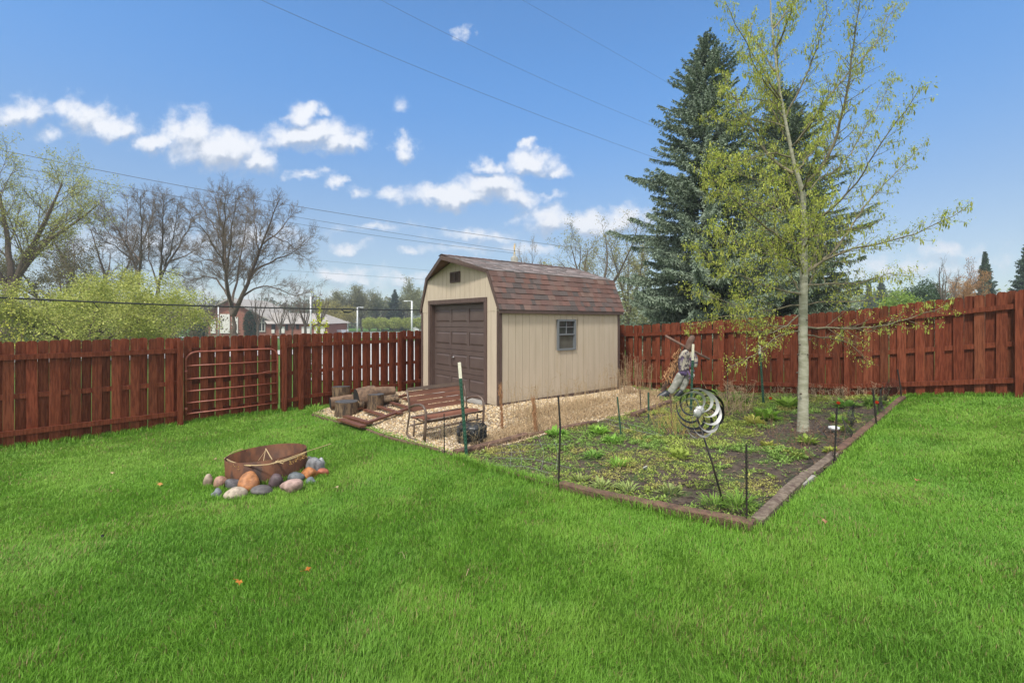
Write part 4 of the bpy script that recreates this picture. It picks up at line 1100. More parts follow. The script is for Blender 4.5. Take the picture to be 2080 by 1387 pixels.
ico = np.array(ico); fi = [(0,1+k,1+(k+1)%5) for k in range(5)]+[(1+k,6+k,1+(k+1)%5) for k in range(5)]+[(1+(k+1)%5,6+k,6+(k+1)%5) for k in range(5)]; fi = np.array(fi)
s_ = rng.uniform(.008, .019, n)*(1+.4*(rng.random(n) < .08)); sc = np.stack([s_*rng.uniform(.8, 1.4, n), s_*rng.uniform(.7, 1.1, n), s_*rng.uniform(.5, .8, n)], -1)
an = rng.uniform(0, 6.28, n); c_, si_ = np.cos(an)[:, None], np.sin(an)[:, None]
L_ = ico[None]*(1+rng.uniform(-.16, .16, (n, 11, 1)))*sc[:, None]; X_ = L_[..., 0]*c_-L_[..., 1]*si_; Y_ = L_[..., 0]*si_+L_[..., 1]*c_
V = np.stack([X_+x[:, None], Y_+y[:, None], L_[..., 2]+(G(x, y)+.034+rng.uniform(0, .014, n)+.02*(fbm(x, y, 2.5, 9)-.5))[:, None]], -1).reshape(-1, 3)
Fp = (fi[None]+(np.arange(n)*11)[:, None, None]).reshape(-1, 3)
pal_ = np.array([(.62,.46,.26),(.68,.54,.34),(.52,.36,.19),(.74,.64,.46),(.44,.31,.18),(.60,.42,.22),(.34,.27,.20),(.66,.56,.44)])
col = pal_[rng.integers(0, len(pal_), n)]*rng.uniform(.75, 1.15, n)[:, None]
gv = npmesh('gravel', V, Fp, M['pebble'], colors=np.repeat(col, 11, 0), smooth=True); tag(gv, 'tan pea gravel spread round the shed and bench', 'gravel', kind='stuff')

# ------------------------------------------------------------------ garden weeds, mulch, litter
def leafcloud(x, y, z, ln, wd, el, az, col):
    """simple folded leaves: 4 verts (base, two sides, tip)"""
    n = len(x); d = np.stack([np.cos(az)*np.cos(el), np.sin(az)*np.cos(el), np.sin(el)], -1)
    s = np.stack([-np.sin(az), np.cos(az), np.zeros(n)], -1)*(wd/2)[:, None]
    b = np.stack([x, y, z], -1); m_ = b+d*(ln*.5)[:, None]; m_[:, 2] += ln*.06; t = b+d*ln[:, None]; t[:, 2] -= ln*.12
    V = np.stack([b, m_+s, t, m_-s], 1).reshape(-1, 3); k = np.arange(n)*4
    return V, np.stack([k, k+1, k+2, k+3], -1), np.repeat(col, 4, 0)
gx0, gx1 = min(p[0] for p in garden_poly), max(p[0] for p in garden_poly); gy0, gy1 = min(p[1] for p in garden_poly), max(p[1] for p in garden_poly)
TB = GP(1631, 880)
def gpts(n):
    x = rng.uniform(gx0, gx1, n); y = rng.uniform(gy0, gy1, n); ok = inpoly(x, y, garden_poly); return x[ok], y[ok]
def mulchy(x, y):   # bare mulch near the tree and along the right edge
    d = np.exp(-(((x-TB.x-.15)/.95)**2+((y-TB.y+.45)/1.0)**2)); dr_ = np.exp(-((((y-eB.y)-(x-eB.x)*.93)+.25)/.42)**2)
    return np.clip(1.15*d+.55*dr_, 0, 1)
x, y = gpts(64000)       # rosette centres of low weeds
mk_ = mulchy(x, y); cov = fbm(x, y, 1.5, 101)*.6+fbm(x, y, 5, 103)*.4
ok = rng.random(len(x)) < sstep((cov-.335-.42*mk_)/.17)*.95+.015
x, y, cov = x[ok], y[ok], cov[ok]; n = len(x); nl_ = 6
kind = fbm(x, y, 1.1, 107); X = np.repeat(x, nl_)+rng.normal(0, .012, n*nl_); Y = np.repeat(y, nl_)+rng.normal(0, .012, n*nl_)
szr = rng.uniform(.40, .85, n)*(1+.7*sstep((fbm(x, y, 2.7, 113)-.58)/.1)); sz_ = np.repeat(szr, nl_)
ln = rng.uniform(.020, .050, n*nl_)*sz_; wdl = ln*rng.uniform(.25, .55, n*nl_)
c1 = np.array([.34, .41, .09]); c2 = np.array([.23, .36, .08]); c3 = np.array([.42, .40, .12])
tk = sstep((kind-.38)/.2)[:, None]; col = c1*(1-tk)+c2*tk; yl = sstep((fbm(x, y, 3.1, 109)-.58)/.12)[:, None]; col = col*(1-yl)+c3*yl
col = np.repeat(col, nl_, 0)*rng.uniform(.7, 1.3, n*nl_)[:, None]
soilz = lambda x_, y_: G(x_, y_)+.035+(fbm(x_, y_, 3, 5)-.5)*.05
V, Fw, cw = leafcloud(X, Y, soilz(X, Y)+rng.uniform(0, .03, n*nl_)*sz_, ln, wdl, rng.uniform(.1, 1.15, n*nl_), rng.uniform(0, 6.28, n*nl_), col)
wd_o = npmesh('low_weeds', V, Fw, M['leaf'], colors=cw); tag(wd_o, 'low green and yellow weeds carpeting the garden soil', 'weeds', kind='stuff')
print('weeds', len(V)//4)
x, y = gpts(42000)       # mulch chips and dead leaf litter
ok = rng.random(len(x)) < .6+.4*mulchy(x, y); x, y = x[ok], y[ok]; n = len(x)
pm = np.array([(.085,.055,.042),(.13,.085,.06),(.055,.038,.032),(.20,.13,.085),(.10,.07,.06),(.30,.21,.13)]); col = pm[rng.choice(6, n, p=[.14,.17,.12,.21,.11,.25])]*rng.uniform(.7, 1.2, n)[:, None]
ln = rng.uniform(.015, .05, n)
V, Fw, cw = leafcloud(x, y, soilz(x, y)+rng.uniform(.003, .018, n), ln, ln*rng.uniform(.25, .6, n), rng.uniform(-.2, .5, n), rng.uniform(0, 6.28, n), col)
o = npmesh('bark_mulch', V, Fw, M['straw'], colors=cw); tag(o, 'dark bark mulch and dead leaves on the garden soil', 'mulch', kind='stuff')
# dry thatch on gravel bordering the garden
def region(pts_px, n, spread):
    P_ = [GP(*a) for a in pts_px]; t = rng.random(n)*(len(P_)-1); i = np.minimum(t.astype(int), len(P_)-2); f = t-i
    A_ = np.array([(p.x, p.y) for p in P_]); q = A_[i]*(1-f)[:, None]+A_[i+1]*f[:, None]; return q[:, 0]+rng.normal(0, spread, n), q[:, 1]+rng.normal(0, spread, n)
x, y = region([(985,905),(1060,880),(1130,862),(1230,842),(1300,825),(1345,808),(1300,800)], 9000, .22)
x2, y2 = region([(1060,850),(1150,835),(1230,815)], 4500, .25); x = np.r_[x, x2]; y = np.r_[y, y2]
ok = ~((((x+.284)*ct+(y-9.9)*st_) > -.02) & ((-(x+.284)*st_+(y-9.9)*ct) > -.05)); x, y = x[ok], y[ok]
n = len(x); col = np.array([.46,.33,.19])*rng.uniform(.55, 1.25, n)[:, None]
o = blades('dry_thatch', x, y, rng.uniform(.02, .13, n), np.full(n, .006), col, rng.uniform(.8, 2.6, n), rng.uniform(0, 6.28, n), M['straw'], dz=.04)
tag(o, 'matted dry straw and dead stems on the gravel beside the shed', 'straw', kind='stuff')
# thin upright dry stems in front of the shed side and at its far corner
def stems(name, pts, n, spread, h0, h1, label, colr=(.48,.35,.20), w0=.006, lean=.12, head=True):
    x, y = region(pts, n, spread); mb_v, mb_f, cc_ = [], [], []
    pol = []
    for i in range(n):
        hh = random.uniform(h0, h1); b_ = np.array([x[i], y[i], g1(x[i], y[i])]); d = np.array([random.gauss(0, lean), random.gauss(0, lean), 1.]); m1 = b_+d*hh*.5+np.array([random.gauss(0,.01), 0, 0]); m2 = b_+d*hh+np.array([random.gauss(0,.03), random.gauss(0,.03), 0])
        pol.append((np.array([b_, m1, m2]), np.array([w0, w0*.8, w0*.4])))
        if head and random.random() < .6:
            for k in range(3):
                e = m2-d*hh*random.uniform(.05, .3); pol.append((np.array([e, e+np.array([random.gauss(0,.03), random.gauss(0,.03), random.uniform(.02,.07)]), e+np.array([random.gauss(0,.045), random.gauss(0,.045), random.uniform(.05,.11)])]), np.array([w0*.5, w0*.5, w0*.7])))
    V, Ft = polys_to_tubes(pol, 3)
    c_ = np.tile(np.array([colr]), (len(V), 1))*np.repeat(rng.uniform(.7, 1.2, len(V)//3), 3)[:, None]
    o = npmesh(name, V, Ft, M['straw'], colors=c_[:len(V)]); tag(o, label, 'dry plants', kind='stuff'); return o
stems('dry_stems', [(1030,868),(1100,858),(1180,838),(1240,820),(1262,805)], 150, .20, .3, .85, 'pale dry stems standing along the shed side wall', w0=.0035)
stems('dry_stems', [(1262,808),(1290,800),(1320,800)], 70, .12, .4, 1.05, 'tall tan dry stems at the far corner of the shed by the fence', (.42,.27,.16), .005)
stems('dry_stems', [(1330,870),(1375,880),(1400,890)], 70, .16, .2, .55, 'yellowish dry stems left of the wind spinner', (.48,.36,.12), .0035, .3)
stems('dry_stems', [(1455,850),(1490,830),(1500,850)], 80, .14, .2, .65, 'tangled tan stems right of the wind spinner', (.45,.33,.20), .0045, .35)
stems('dry_stems', [(1560,815),(1640,812),(1720,812),(1800,812)], 110, .12, .1, .3, 'short dry grass at the foot of the right fence', (.45,.34,.22), .004, .3)
stems('dry_stems', [(900,895),(930,905),(975,910)], 60, .10, .1, .40, 'wispy dry stems around the black netting by the bench', (.42,.33,.2), .003, .45)
stems('dry_stems', [(1540,905),(1580,890),(1650,930),(1700,880)], 50, .2, .1, .35, 'thin brown stems in the mulch round the pale tree', (.25,.14,.09), .0035, .35)
# two shaggy dry stalk columns
for px, top, bot, lab in ((1018,784,876,'tall shaggy brown dead stalk near the shed front corner'),(1086,812,884,'second shaggy brown dead stalk halfway along the gravel edge')):
    b_ = GP(px+3, bot); tp = P(px-3, top, b_.y); rt = thing('dead_stalk', lab, 'dead plant', b_)
    mb = MB(); mb.col = (.30,.16,.08); mb.tube([b_, b_.lerp(tp, .5)+Vector((.01,0,0)), tp], [.012,.010,.006], 6); part('stem', mb, M['straw'], rt, world=True)
    mb = MB()
    for k in range(260):
        t = random.random()**.9; p_ = b_.lerp(tp, t); d = Vector((random.gauss(0,.22), random.gauss(0,.22), random.choice((1,1,-.6)))).normalized()*random.uniform(.05,.14); s_ = Vector((random.uniform(.003,.006), 0, 0)); q_ = p_+Vector((random.gauss(0,.013), random.gauss(0,.013), 0)); f_ = random.uniform(.6,1.2)
        mb.col = (.34*f_,.18*f_,.09*f_); mb.add([q_-s_, q_+s_, q_+d], [(0,1,2)])
    part('dry_leaves', mb, M['straw'], rt, world=True)
# leafy perennial clumps, each a plant
def clump(px, py, r_, hh, col, label, nleaf=90, lw=.35):
    r_ *= .72; hh *= .7; b_ = GP(px, py); n = int(nleaf*.75); az = rng.uniform(0, 6.28, n); rad = r_*np.sqrt(rng.random(n))*.55; x = b_.x+rad*np.cos(az); y = b_.y+rad*np.sin(az)
    ln = r_*rng.uniform(.45, .95, n); c_ = np.array(col)*rng.uniform(.7, 1.3, n)[:, None]
    V, Fw, cw = leafcloud(x, y, np.full(n, b_.z+.03)+rng.uniform(0, hh, n)*(1-rad/r_), ln, ln*lw*rng.uniform(.7,1.2,n), rng.uniform(.2, 1.2, n), az+rng.normal(0,.4,n), c_)
    o = npmesh('leafy_plant', V, Fw, M['leaf'], colors=cw, origin=b_); o.location = b_; tag(o, label, 'plant', 'leafy green plants in the garden')
for a_ in [(1555,855,.34,.16,(0.26,0.43,0.06),'bright green leafy clump left of the pale trunk',150),
 (1600,830,.36,.14,(0.25,0.38,0.06),'broad green clump at the back of the garden by the fence',150),
 (1530,865,.26,.10,(0.49,0.49,0.11),'pale yellow-green leafy plant below the third green post'),
 (1500,822,.30,.20,(0.19,0.34,0.06),'dark green bushy clump behind the spinner near the fence',120),
 (1720,830,.28,.12,(0.19,0.34,0.07),'green tulip foliage clump in front of the right fence'),
 (1775,826,.26,.14,(0.18,0.30,0.06),'green clump by the leaning black stake',100),
 (1706,862,.22,.10,(0.23,0.37,0.07),'leafy plant behind the small white garden light'),
 (1715,880,.18,.08,(0.30,0.38,0.08),'small plant right of the white garden light'),
 (1640,905,.20,.08,(0.30,0.40,0.08),'yellow-green seedling clump in the mulch before the trunk'),
 (1245,905,.22,.10,(0.21,0.40,0.06),'bright green clump in mid garden in front of shed window'),
 (1205,935,.20,.12,(0.22,0.40,0.08),'grassy green tuft left of the plant tag',110,.18),
 (1255,955,.22,.12,(0.25,0.43,0.07),'spiky green tuft just left of the plant tag',110,.18),
 (1130,890,.24,.12,(0.23,0.43,0.07),'bright green clump behind the tall front stake',120),
 (1215,885,.24,.12,(0.26,0.45,0.07),'bright green clump left of the green stake',120),
 (1180,985,.20,.12,(0.33,0.40,0.12),'pale spiky weed at the front edge right of the tall stake',70,.22),
 (1225,1000,.20,.12,(0.35,0.43,0.14),'pale spiky weed second along the front timber',70,.22),
 (1275,1008,.20,.12,(0.34,0.43,0.14),'pale spiky weed third along the front timber',70,.22),
 (1360,1010,.20,.10,(0.33,0.40,0.14),'pale spiky weed in front of the spinner pole',70,.22),
 (1500,1040,.28,.10,(0.18,0.31,0.05),'dark grass tuft at the near corner between pole and stake',220,.08),
 (1450,1038,.22,.10,(0.18,0.31,0.05),'dark grass tuft left of the spinner pole base',180,.08),
 (1560,912,.16,.06,(0.33,0.34,0.07),'small weed at the left end of the mulch patch'),
 (1690,925,.16,.06,(0.33,0.38,0.07),'small weed beside the black stake on the right edge'),
 (1380,935,.2,.08,(0.30,0.38,0.07),'low green plant in mid garden left of the spinner pole'),
 (1620,935,.14,.08,(0.23,0.29,0.06),'thin dark plant in front of the mulch patch'),
 (640,842,.30,.18,(0.23,0.40,0.06),'grassy green tuft at the fence foot where gravel begins',160,.10)]:
    clump(*a_)
def tulip(px, py, hh, label, col=(.62,.07,.015)):
    top = GP(px, py+hh); b_ = top; rt = thing('red_flower', label, 'flower', b_, group='red tulips in front of the right fence')
    H_ = hh*b_.y/F; mb = MB(); mb.col = (.1,.25,.04); mb.tube([(0,0,0),(.01,0,H_*.5),(0,0,H_)], .004, 5); part('stem', mb, M['leaf'], rt)
    mb = MB()
    for k in range(6):
        a_ = k*1.047; c1_ = Vector((math.cos(a_), math.sin(a_), 0)); s_ = Vector((-c1_.y, c1_.x, 0))
        mb.add([Vector((0,0,H_)), c1_*.026+s_*.018+Vector((0,0,H_+.03)), c1_*.018+Vector((0,0,H_+.065)), c1_*.026-s_*.018+Vector((0,0,H_+.03))], [(0,1,2,3)])
    part('petals', mb, M['petal'], rt)
tulip(1703,822,26,'red tulip above the straight black stake'); tulip(1781,821,26,'red tulip beside the leaning black stake'); tulip(1565,812,14,'small red flower near the fence left of the trunk')
# fallen wire fencing in the weeds, white twine
def wires(pts_list, r_, label, m='wire'):
    q0 = GP(*pts_list[0][0]); rt = thing('fence_wire', label, 'wire', q0)
    for pts in pts_list:
        mb = MB(); pp = [GP(*a_)+Vector((0,0,.07+random.uniform(0,.03))) for a_ in pts]; mb.tube(pp, r_, 4); part('strand', mb, M[m], rt, world=True)
wires([[(985,915),(1070,916),(1150,912)],[(1010,930),(1080,926),(1160,906)],[(1005,942),(1085,944),(1160,962)],[(1000,955),(1070,962),(1120,975)],[(1050,915),(1060,935),(1058,962)],[(1030,908),(1040,930),(1036,958)],[(1095,905),(1105,930),(1100,968)],[(1125,902),(1133,930),(1130,965)]], .0018, 'collapsed wire fencing lying in the weeds near the lawn edge')
wires([[(1225,860),(1262,866),(1305,878),(1350,896)],[(1235,872),(1290,884),(1345,896)]], .0022, 'two white strands lying in the garden left of the dry stems')
# black mesh netting on the right edge and crumpled over timber
def netting(pts, h_, label, step=.045, lean=0):
    P_ = [GP(*a_) for a_ in pts]; rt = P_[0]; mb = MB(); polys = []
    L_ = [0]
    for a_, b_ in zip(P_[:-1], P_[1:]): L_.append(L_[-1]+(b_-a_).length)
    def at_(s, z):
        s = min(max(s, 0), L_[-1]-1e-5); i = max(k for k in range(len(P_)-1) if L_[k] <= s); f = (s-L_[i])/(L_[i+1]-L_[i]); q = P_[i].lerp(P_[i+1], f)
        return q+Vector((.05*math.sin(s*9+z*3), .05*math.cos(s*7+z*5), z*(h_*(.75+.25*math.sin(s*6)))))
    ns = max(2, int(L_[-1]/step)); nz_ = max(2, int(h_/step))
    for k in range(ns+1): polys.append((np.array([at_(L_[-1]*k/ns, j/6) for j in range(7)]), np.full(7, .0016)))
    for j in range(nz_+1): polys.append((np.array([at_(L_[-1]*k/10, j/nz_) for k in range(11)]), np.full(11, .0016)))
    V, Ft = polys_to_tubes(polys, 3); o = npmesh('plastic_netting', V, Ft, M['blackplastic'], origin=rt); o.location = rt; tag(o, label, 'netting', 'black plastic netting along the garden edge')
netting([(1830,808),(1800,815),(1786,838),(1790,850)], .42, 'black netting draped between the two far right stakes', .03)
netting([(1720,900),(1728,870),(1735,850)], .34, 'crumpled dark netting standing behind the straight right stake', .03)
netting([(1668,900),(1680,880),(1690,872)], .2, 'low crumpled netting around the small white light', .03)
netting([(1545,1055),(1590,1005),(1640,955),(1668,925)], .10, 'low netting along the weathered timber', .035)

# ------------------------------------------------------------------ trees: generators
def rot_about(v, axis, a):
    return v*math.cos(a)+np.cross(axis, v)*math.sin(a)+axis*np.dot(axis, v)*(1-math.cos(a))
def unit(v): return v/(np.linalg.norm(v)+1e-9)
class Tree:
    def __init__(s, seed): s.r = np.random.default_rng(seed); s.trunk = []; s.twig = []; s.leaf = []
    def branch(s, p, d, L, r, lvl, prm, tips=True):
        R_ = s.r; k = prm['seg'][lvl]; pts = [p]; rad = [r]; step = L/k
        up = prm['up'][lvl]; wob = prm['wob'][lvl]; endr = r*prm['taper'][lvl]
        for i in range(k):
            d = unit(d+R_.normal(0, wob, 3)+np.array([0, 0, up])); p = p+d*step; pts.append(p); rad.append(r+(endr-r)*(i+1)/k)
        poly = (np.array(pts), np.array(rad))
        (s.trunk if lvl <= prm['trunklvl'] else s.twig).append(poly)
        s.spawn(poly, L, lvl, prm)
    def spawn(s, poly, L, lvl, prm):
        R_ = s.r; pts, rad = poly
        if lvl >= prm['depth']:
            for i in range(1, len(pts)): s.leaf.append(pts[i].copy())
            return
        n = prm['n'][lvl]; n = max(1, int(round(n*R_.uniform(.8, 1.2)))); t0 = prm['t0'][lvl]
        ph = R_.uniform(0, 6.28)
        for c in range(n):
            t = t0+(1-t0)*(c+R_.uniform(.1, .9))/n; f = t*(len(pts)-1); i = min(int(f), len(pts)-2); q = pts[i]+(pts[i+1]-pts[i])*(f-i)
            d0 = unit(pts[i+1]-pts[i]); ax = unit(np.cross(d0, np.array([.3, .1, 1.]) if abs(d0[2]) < .9 else np.array([1., 0, 0])))
            ax = rot_about(ax, d0, ph+c*2.4+R_.uniform(-.4, .4)); ang = prm['ang'][lvl]*R_.uniform(.75, 1.25)
            dn = rot_about(d0, ax, ang); r0 = rad[i]+(rad[i+1]-rad[i])*(f-i)
            s.branch(q, dn, L*prm['len'][lvl]*R_.uniform(.65, 1.15)*(1-prm.get('tl', .35)*t), min(r0*.85, max(prm['minr'], r0*prm['rr'][lvl])), lvl+1, prm)
def leaf_quads(pts, per, size, spread, cols, R_, elong=1.6, droop=0, weights=None):
    pts = np.repeat(np.array(pts), per, 0); n = len(pts); pts = pts+R_.normal(0, spread, (n, 3))
    d = R_.normal(0, 1, (n, 3)); d[:, 2] -= droop; d /= np.linalg.norm(d, axis=1, keepdims=True)
    s = np.cross(d, R_.normal(0, 1, (n, 3))); s /= np.linalg.norm(s, axis=1, keepdims=True)+1e-9
    L = size*R_.uniform(.6, 1.35, n); d *= (L*elong)[:, None]; s *= (L*.5)[:, None]
    V = np.stack([pts, pts+d*.5+s, pts+d, pts+d*.5-s], 1).reshape(-1, 3); k = np.arange(n)*4
    cols = np.array(cols); c = cols[R_.choice(len(cols), n, p=weights)]*R_.uniform(.75, 1.25, n)[:, None]
    return V, np.stack([k, k+1, k+2, k+3], -1), np.repeat(c, 4, 0)
def finish_tree(T, name, label, loc, bark, twigm, leaves=None, leafmat=None, group=None, tn=8, cn=3, cat='tree'):
    rt = thing(name, label, cat, loc, group=group)
    if T.trunk:
        V, Fq = polys_to_tubes(T.trunk, tn); npmesh('trunk', V, Fq, bark, rt, smooth=True)
    parts_V, parts_F, off = [], [], 0
    if T.twig:
        V, Fq = polys_to_tubes(T.twig, cn)
        if leaves is None: npmesh('crown', V, Fq, twigm, rt)
        else:
            o = npmesh('crown', leaves[0], leaves[1], leafmat, rt, colors=leaves[2]); npmesh('twigs', V, Fq, twigm, o)
    elif leaves is not None: npmesh('crown', leaves[0], leaves[1], leafmat, rt, colors=leaves[2])
    return rt
def world_base(px, Y): X = (px-CX)*Y/F; return Vector((X, Y, g1(X, Y)))

# ---- foreground pale-barked tree
FT = Tree(5); FY = TB.y; rF = np.random.default_rng(17); base = np.array(TB)
def fpoly(pts, r0, r1, depth, lvl_children=True, dlt=0.0):
    pp = []; x0 = pts[0][0]
    Ls = [0.]
    for a_, b_ in zip(pts[:-1], pts[1:]): Ls.append(Ls[-1]+math.hypot(a_[0]-b_[0], a_[1]-b_[1]))
    for (px, py), l_ in zip(pts, Ls):
        Y = FY+dlt+depth*l_/Ls[-1]*(Ls[-1]*FY/F); q = P(px, py, Y); pp.append(np.array(q)-base)
    # resample
    A_ = np.array(pp); seg = np.r_[0, np.cumsum(np.linalg.norm(np.diff(A_, axis=0), axis=1))]; k = max(6, int(seg[-1]/.14)); t = np.linspace(0, seg[-1], k+1)
    B_ = np.stack([np.interp(t, seg, A_[:, i]) for i in range(3)], -1)
    B_[1:-1] = (B_[:-2]+2*B_[1:-1]+B_[2:])/4; B_[1:-1] += rF.normal(0, .002 if r0 > .1 else .008, B_[1:-1].shape)
    rr2 = r0+(r1-r0)*(t/seg[-1])**.85
    return (B_, rr2), seg[-1]
trunk_pts = [(1631,888),(1631,840),(1632,760),(1631,680),(1632,600),(1633,500),(1633,430),(1630,385),(1614,342),(1604,290),(1593,235),(1583,180),(1574,110),(1566,30),(1560,-60),(1556,-160)]
tp_, tL = fpoly(trunk_pts, .105, .012, 0)
k_ = np.linspace(0, 1, len(tp_[0])); zt_ = tp_[0][:, 2]
tp_[1][:] = np.interp(zt_, [0, .25, 1, 2.2, 3.4, 4.2, 5.2, 6.5, 7.4], [.092, .076, .070, .059, .043, .027, .018, .010, .005]); FT.trunk.append(tp_)
fprm = dict(seg=[6,6,5,3], up=[.03,.03,.03,.02], wob=[.06,.09,.12,.15], taper=[.3,.3,.4,.5], trunklvl=1, depth=3, n=[0,9,4,0], t0=[.2,.12,.15,.2], ang=[.8,.75,.7,.7], len=[.4,.36,.45,.5], rr=[.5,.42,.6,.6], minr=.0022, tl=.55)
brs = [([(1635,380),(1671,343),(1685,310),(1701,275),(1713,220),(1725,167),(1733,100),(1745,20),(1750,-50)],.030,-.25),
 ([(1610,352),(1590,343),(1573,328),(1556,308),(1544,289),(1525,255),(1505,225),(1485,190),(1470,150)],.026,.3),
 ([(1628,598),(1600,592),(1554,583),(1530,572),(1505,559),(1470,543),(1436,524),(1405,505)],.018,-.45),
 ([(1622,590),(1612,570),(1603,560),(1590,545),(1583,530),(1570,505),(1548,480)],.014,.5),
 ([(1628,497),(1600,492),(1583,485),(1555,462),(1534,441),(1495,410),(1456,372),(1430,350)],.020,-.3),
 ([(1630,445),(1595,432),(1554,417),(1515,402),(1475,387),(1430,378)],.017,.45),
 ([(1636,555),(1660,540),(1681,524),(1711,510),(1760,500),(1810,490),(1845,480),(1877,470),(1920,445),(1960,424)],.022,-.35),
 ([(1636,580),(1665,578),(1700,576),(1735,578),(1770,568),(1804,554),(1835,560),(1858,562)],.016,.4),
 ([(1640,550),(1670,530),(1701,505),(1730,460),(1760,412),(1790,380),(1818,353),(1845,325),(1872,294)],.022,.35),
 ([(1638,462),(1660,448),(1681,431),(1705,410),(1730,387),(1762,340),(1789,289),(1820,250),(1850,215),(1868,180)],.019,-.45),
 ([(1618,290),(1640,258),(1662,225),(1686,195),(1710,162),(1740,132),(1770,103),(1795,60),(1820,8)],.022,.3),
 ([(1586,200),(1560,165),(1540,128),(1515,88),(1495,50),(1475,8)],.014,-.3),
 ([(1596,240),(1625,180),(1657,108),(1670,60),(1681,8),(1690,-40)],.016,-.2),
 ([(1583,185),(1580,120),(1579,60),(1600,10),(1610,-40)],.012,.25),
 ([(1622,640),(1600,662),(1560,680),(1530,668),(1510,640),(1500,600)],.013,-.4),
 ([(1625,660),(1590,662),(1550,663),(1500,638),(1450,645),(1400,662)],.014,.35),
 ([(1636,664),(1665,666),(1700,668),(1745,667),(1790,662),(1830,652),(1870,640),(1925,618)],.017,-.3),
 ([(1636,680),(1665,684),(1690,692),(1720,690),(1740,712),(1765,742)],.012,.35),
 ([(1625,672),(1590,678),(1575,684),(1545,710),(1520,735),(1480,745)],.012,-.5),
 ([(1627,620),(1590,625),(1540,635),(1480,615),(1430,600),(1395,590)],.014,.5),
 ([(1638,620),(1680,610),(1720,615),(1760,610),(1800,600)],.012,-.55),
 ([(1624,540),(1590,520),(1550,515),(1510,500),(1470,480),(1440,470)],.014,-.6),
 ([(1605,320),(1570,310),(1530,322),(1490,330),(1440,318)],.014,-.45),
 ([(1612,345),(1580,370),(1540,370),(1490,350),(1455,330)],.013,.5),
 ([(1608,300),(1585,260),(1570,230),(1560,190),(1545,150)],.013,.4),
 ([(1636,400),(1665,360),(1690,355),(1730,310),(1760,255),(1790,205),(1815,160)],.015,.55),
 ([(1598,260),(1560,245),(1520,240),(1480,250),(1440,235)],.010,.5),
 ([(1590,215),(1550,200),(1510,205),(1470,195)],.009,-.5),
 ([(1636,480),(1670,478),(1710,465),(1750,470),(1800,440)],.013,-.2)]
# branches that run toward and away from the camera, seen foreshortened
for (py, dpt) in ((610,1.1),(560,-1.1),(520,1.2),(470,-1.2),(430,1.1),(390,-1.0),(350,1.0),(300,-.9),(250,.9),(210,-.7),(150,.7),(100,-.6),(60,.5),(575,1.3),(505,-1.3)):
    sx = rF.choice((-1, 1))*rF.uniform(20, 70); cx0 = np.interp(py, [0,180,340,400,900], [1563,1583,1614,1632,1632])
    brs.append(([(cx0,py),(cx0+sx*.4,py-32),(cx0+sx*.8,py-68),(cx0+sx,py-112)], .016, dpt*.95))
for pts, r0, dep in brs:
    pl, L_ = fpoly(pts, r0, .0035, dep); FT.trunk.append(pl); fprm['n'][1] = max(7, int(L_*14)); FT.spawn(pl, min(L_, 1.3)*1.0, 1, fprm)
# leaves: small yellow-green leaf bunches and hanging catkins
lp = np.array(FT.leaf); print('fg tree leaf pts', len(lp), 'twigs', len(FT.twig))
leftness = (lp[:, 0] < .15); keepf = rF.random(len(lp)) < np.where(leftness, 1.0, .62)*np.clip(.12+.26*lp[:, 2], .22, 1); lp = lp[keepf]
cl_ = [(.47,.53,.08),(.37,.45,.07),(.25,.32,.05),(.57,.57,.13)]
V1, F1, C1 = leaf_quads(lp, 4, .0140, .034, cl_, rF, 1.7, .5, [.34,.3,.2,.16])
kp = rF.random(len(lp)) < .42; V2, F2, C2 = leaf_quads(lp[kp], 2, .020, .015, [(.40,.42,.09),(.30,.32,.07)], rF, 3.4, 5.0)
Vl = np.concatenate([V1, V2]); Fl = np.concatenate([F1, F2+len(V1)]); Cl = np.concatenate([C1, C2])
fgt = thing('young_aspen_tree', 'tall pale-barked young tree budding yellow-green, standing in the garden bed', 'tree', TB)
V, Fq = polys_to_tubes([FT.trunk[0]], 16); npmesh('trunk', V, Fq, M['barkpale'], fgt, smooth=True)
V, Fq = polys_to_tubes([b for b in FT.trunk[1:1+len(brs)] if True], 7)
lim = [b for b in FT.trunk[1:] if b[1][0] > .006]; V, Fq = polys_to_tubes(lim, 7); npmesh('limbs', V, Fq, M['barkyoung'], fgt, smooth=True)
tw = [b for b in FT.trunk[1:] if b[1][0] <= .006]+FT.twig
crown = npmesh('crown', Vl, Fl, M['leaf'], fgt, colors=Cl); V, Fq = polys_to_tubes(tw, 3); npmesh('twigs', V, Fq, M['barkyoung'], crown)
for (px, py) in ((1620,757),(1643,690),(1625,700),(1640,720),(1622,720),(1626,800),(1638,650)):
    mb = MB(); q = P(px, py, FY-.075); mb.tube([q, q+Vector((.0,-.03,.01)) if 1625 < px < 1637 else q+Vector((.02 if px > 1631 else -.02,-.01,.0))], [.016,.010], 7)
    part('branch_stub', mb, M['bark'], fgt, True, world=True)

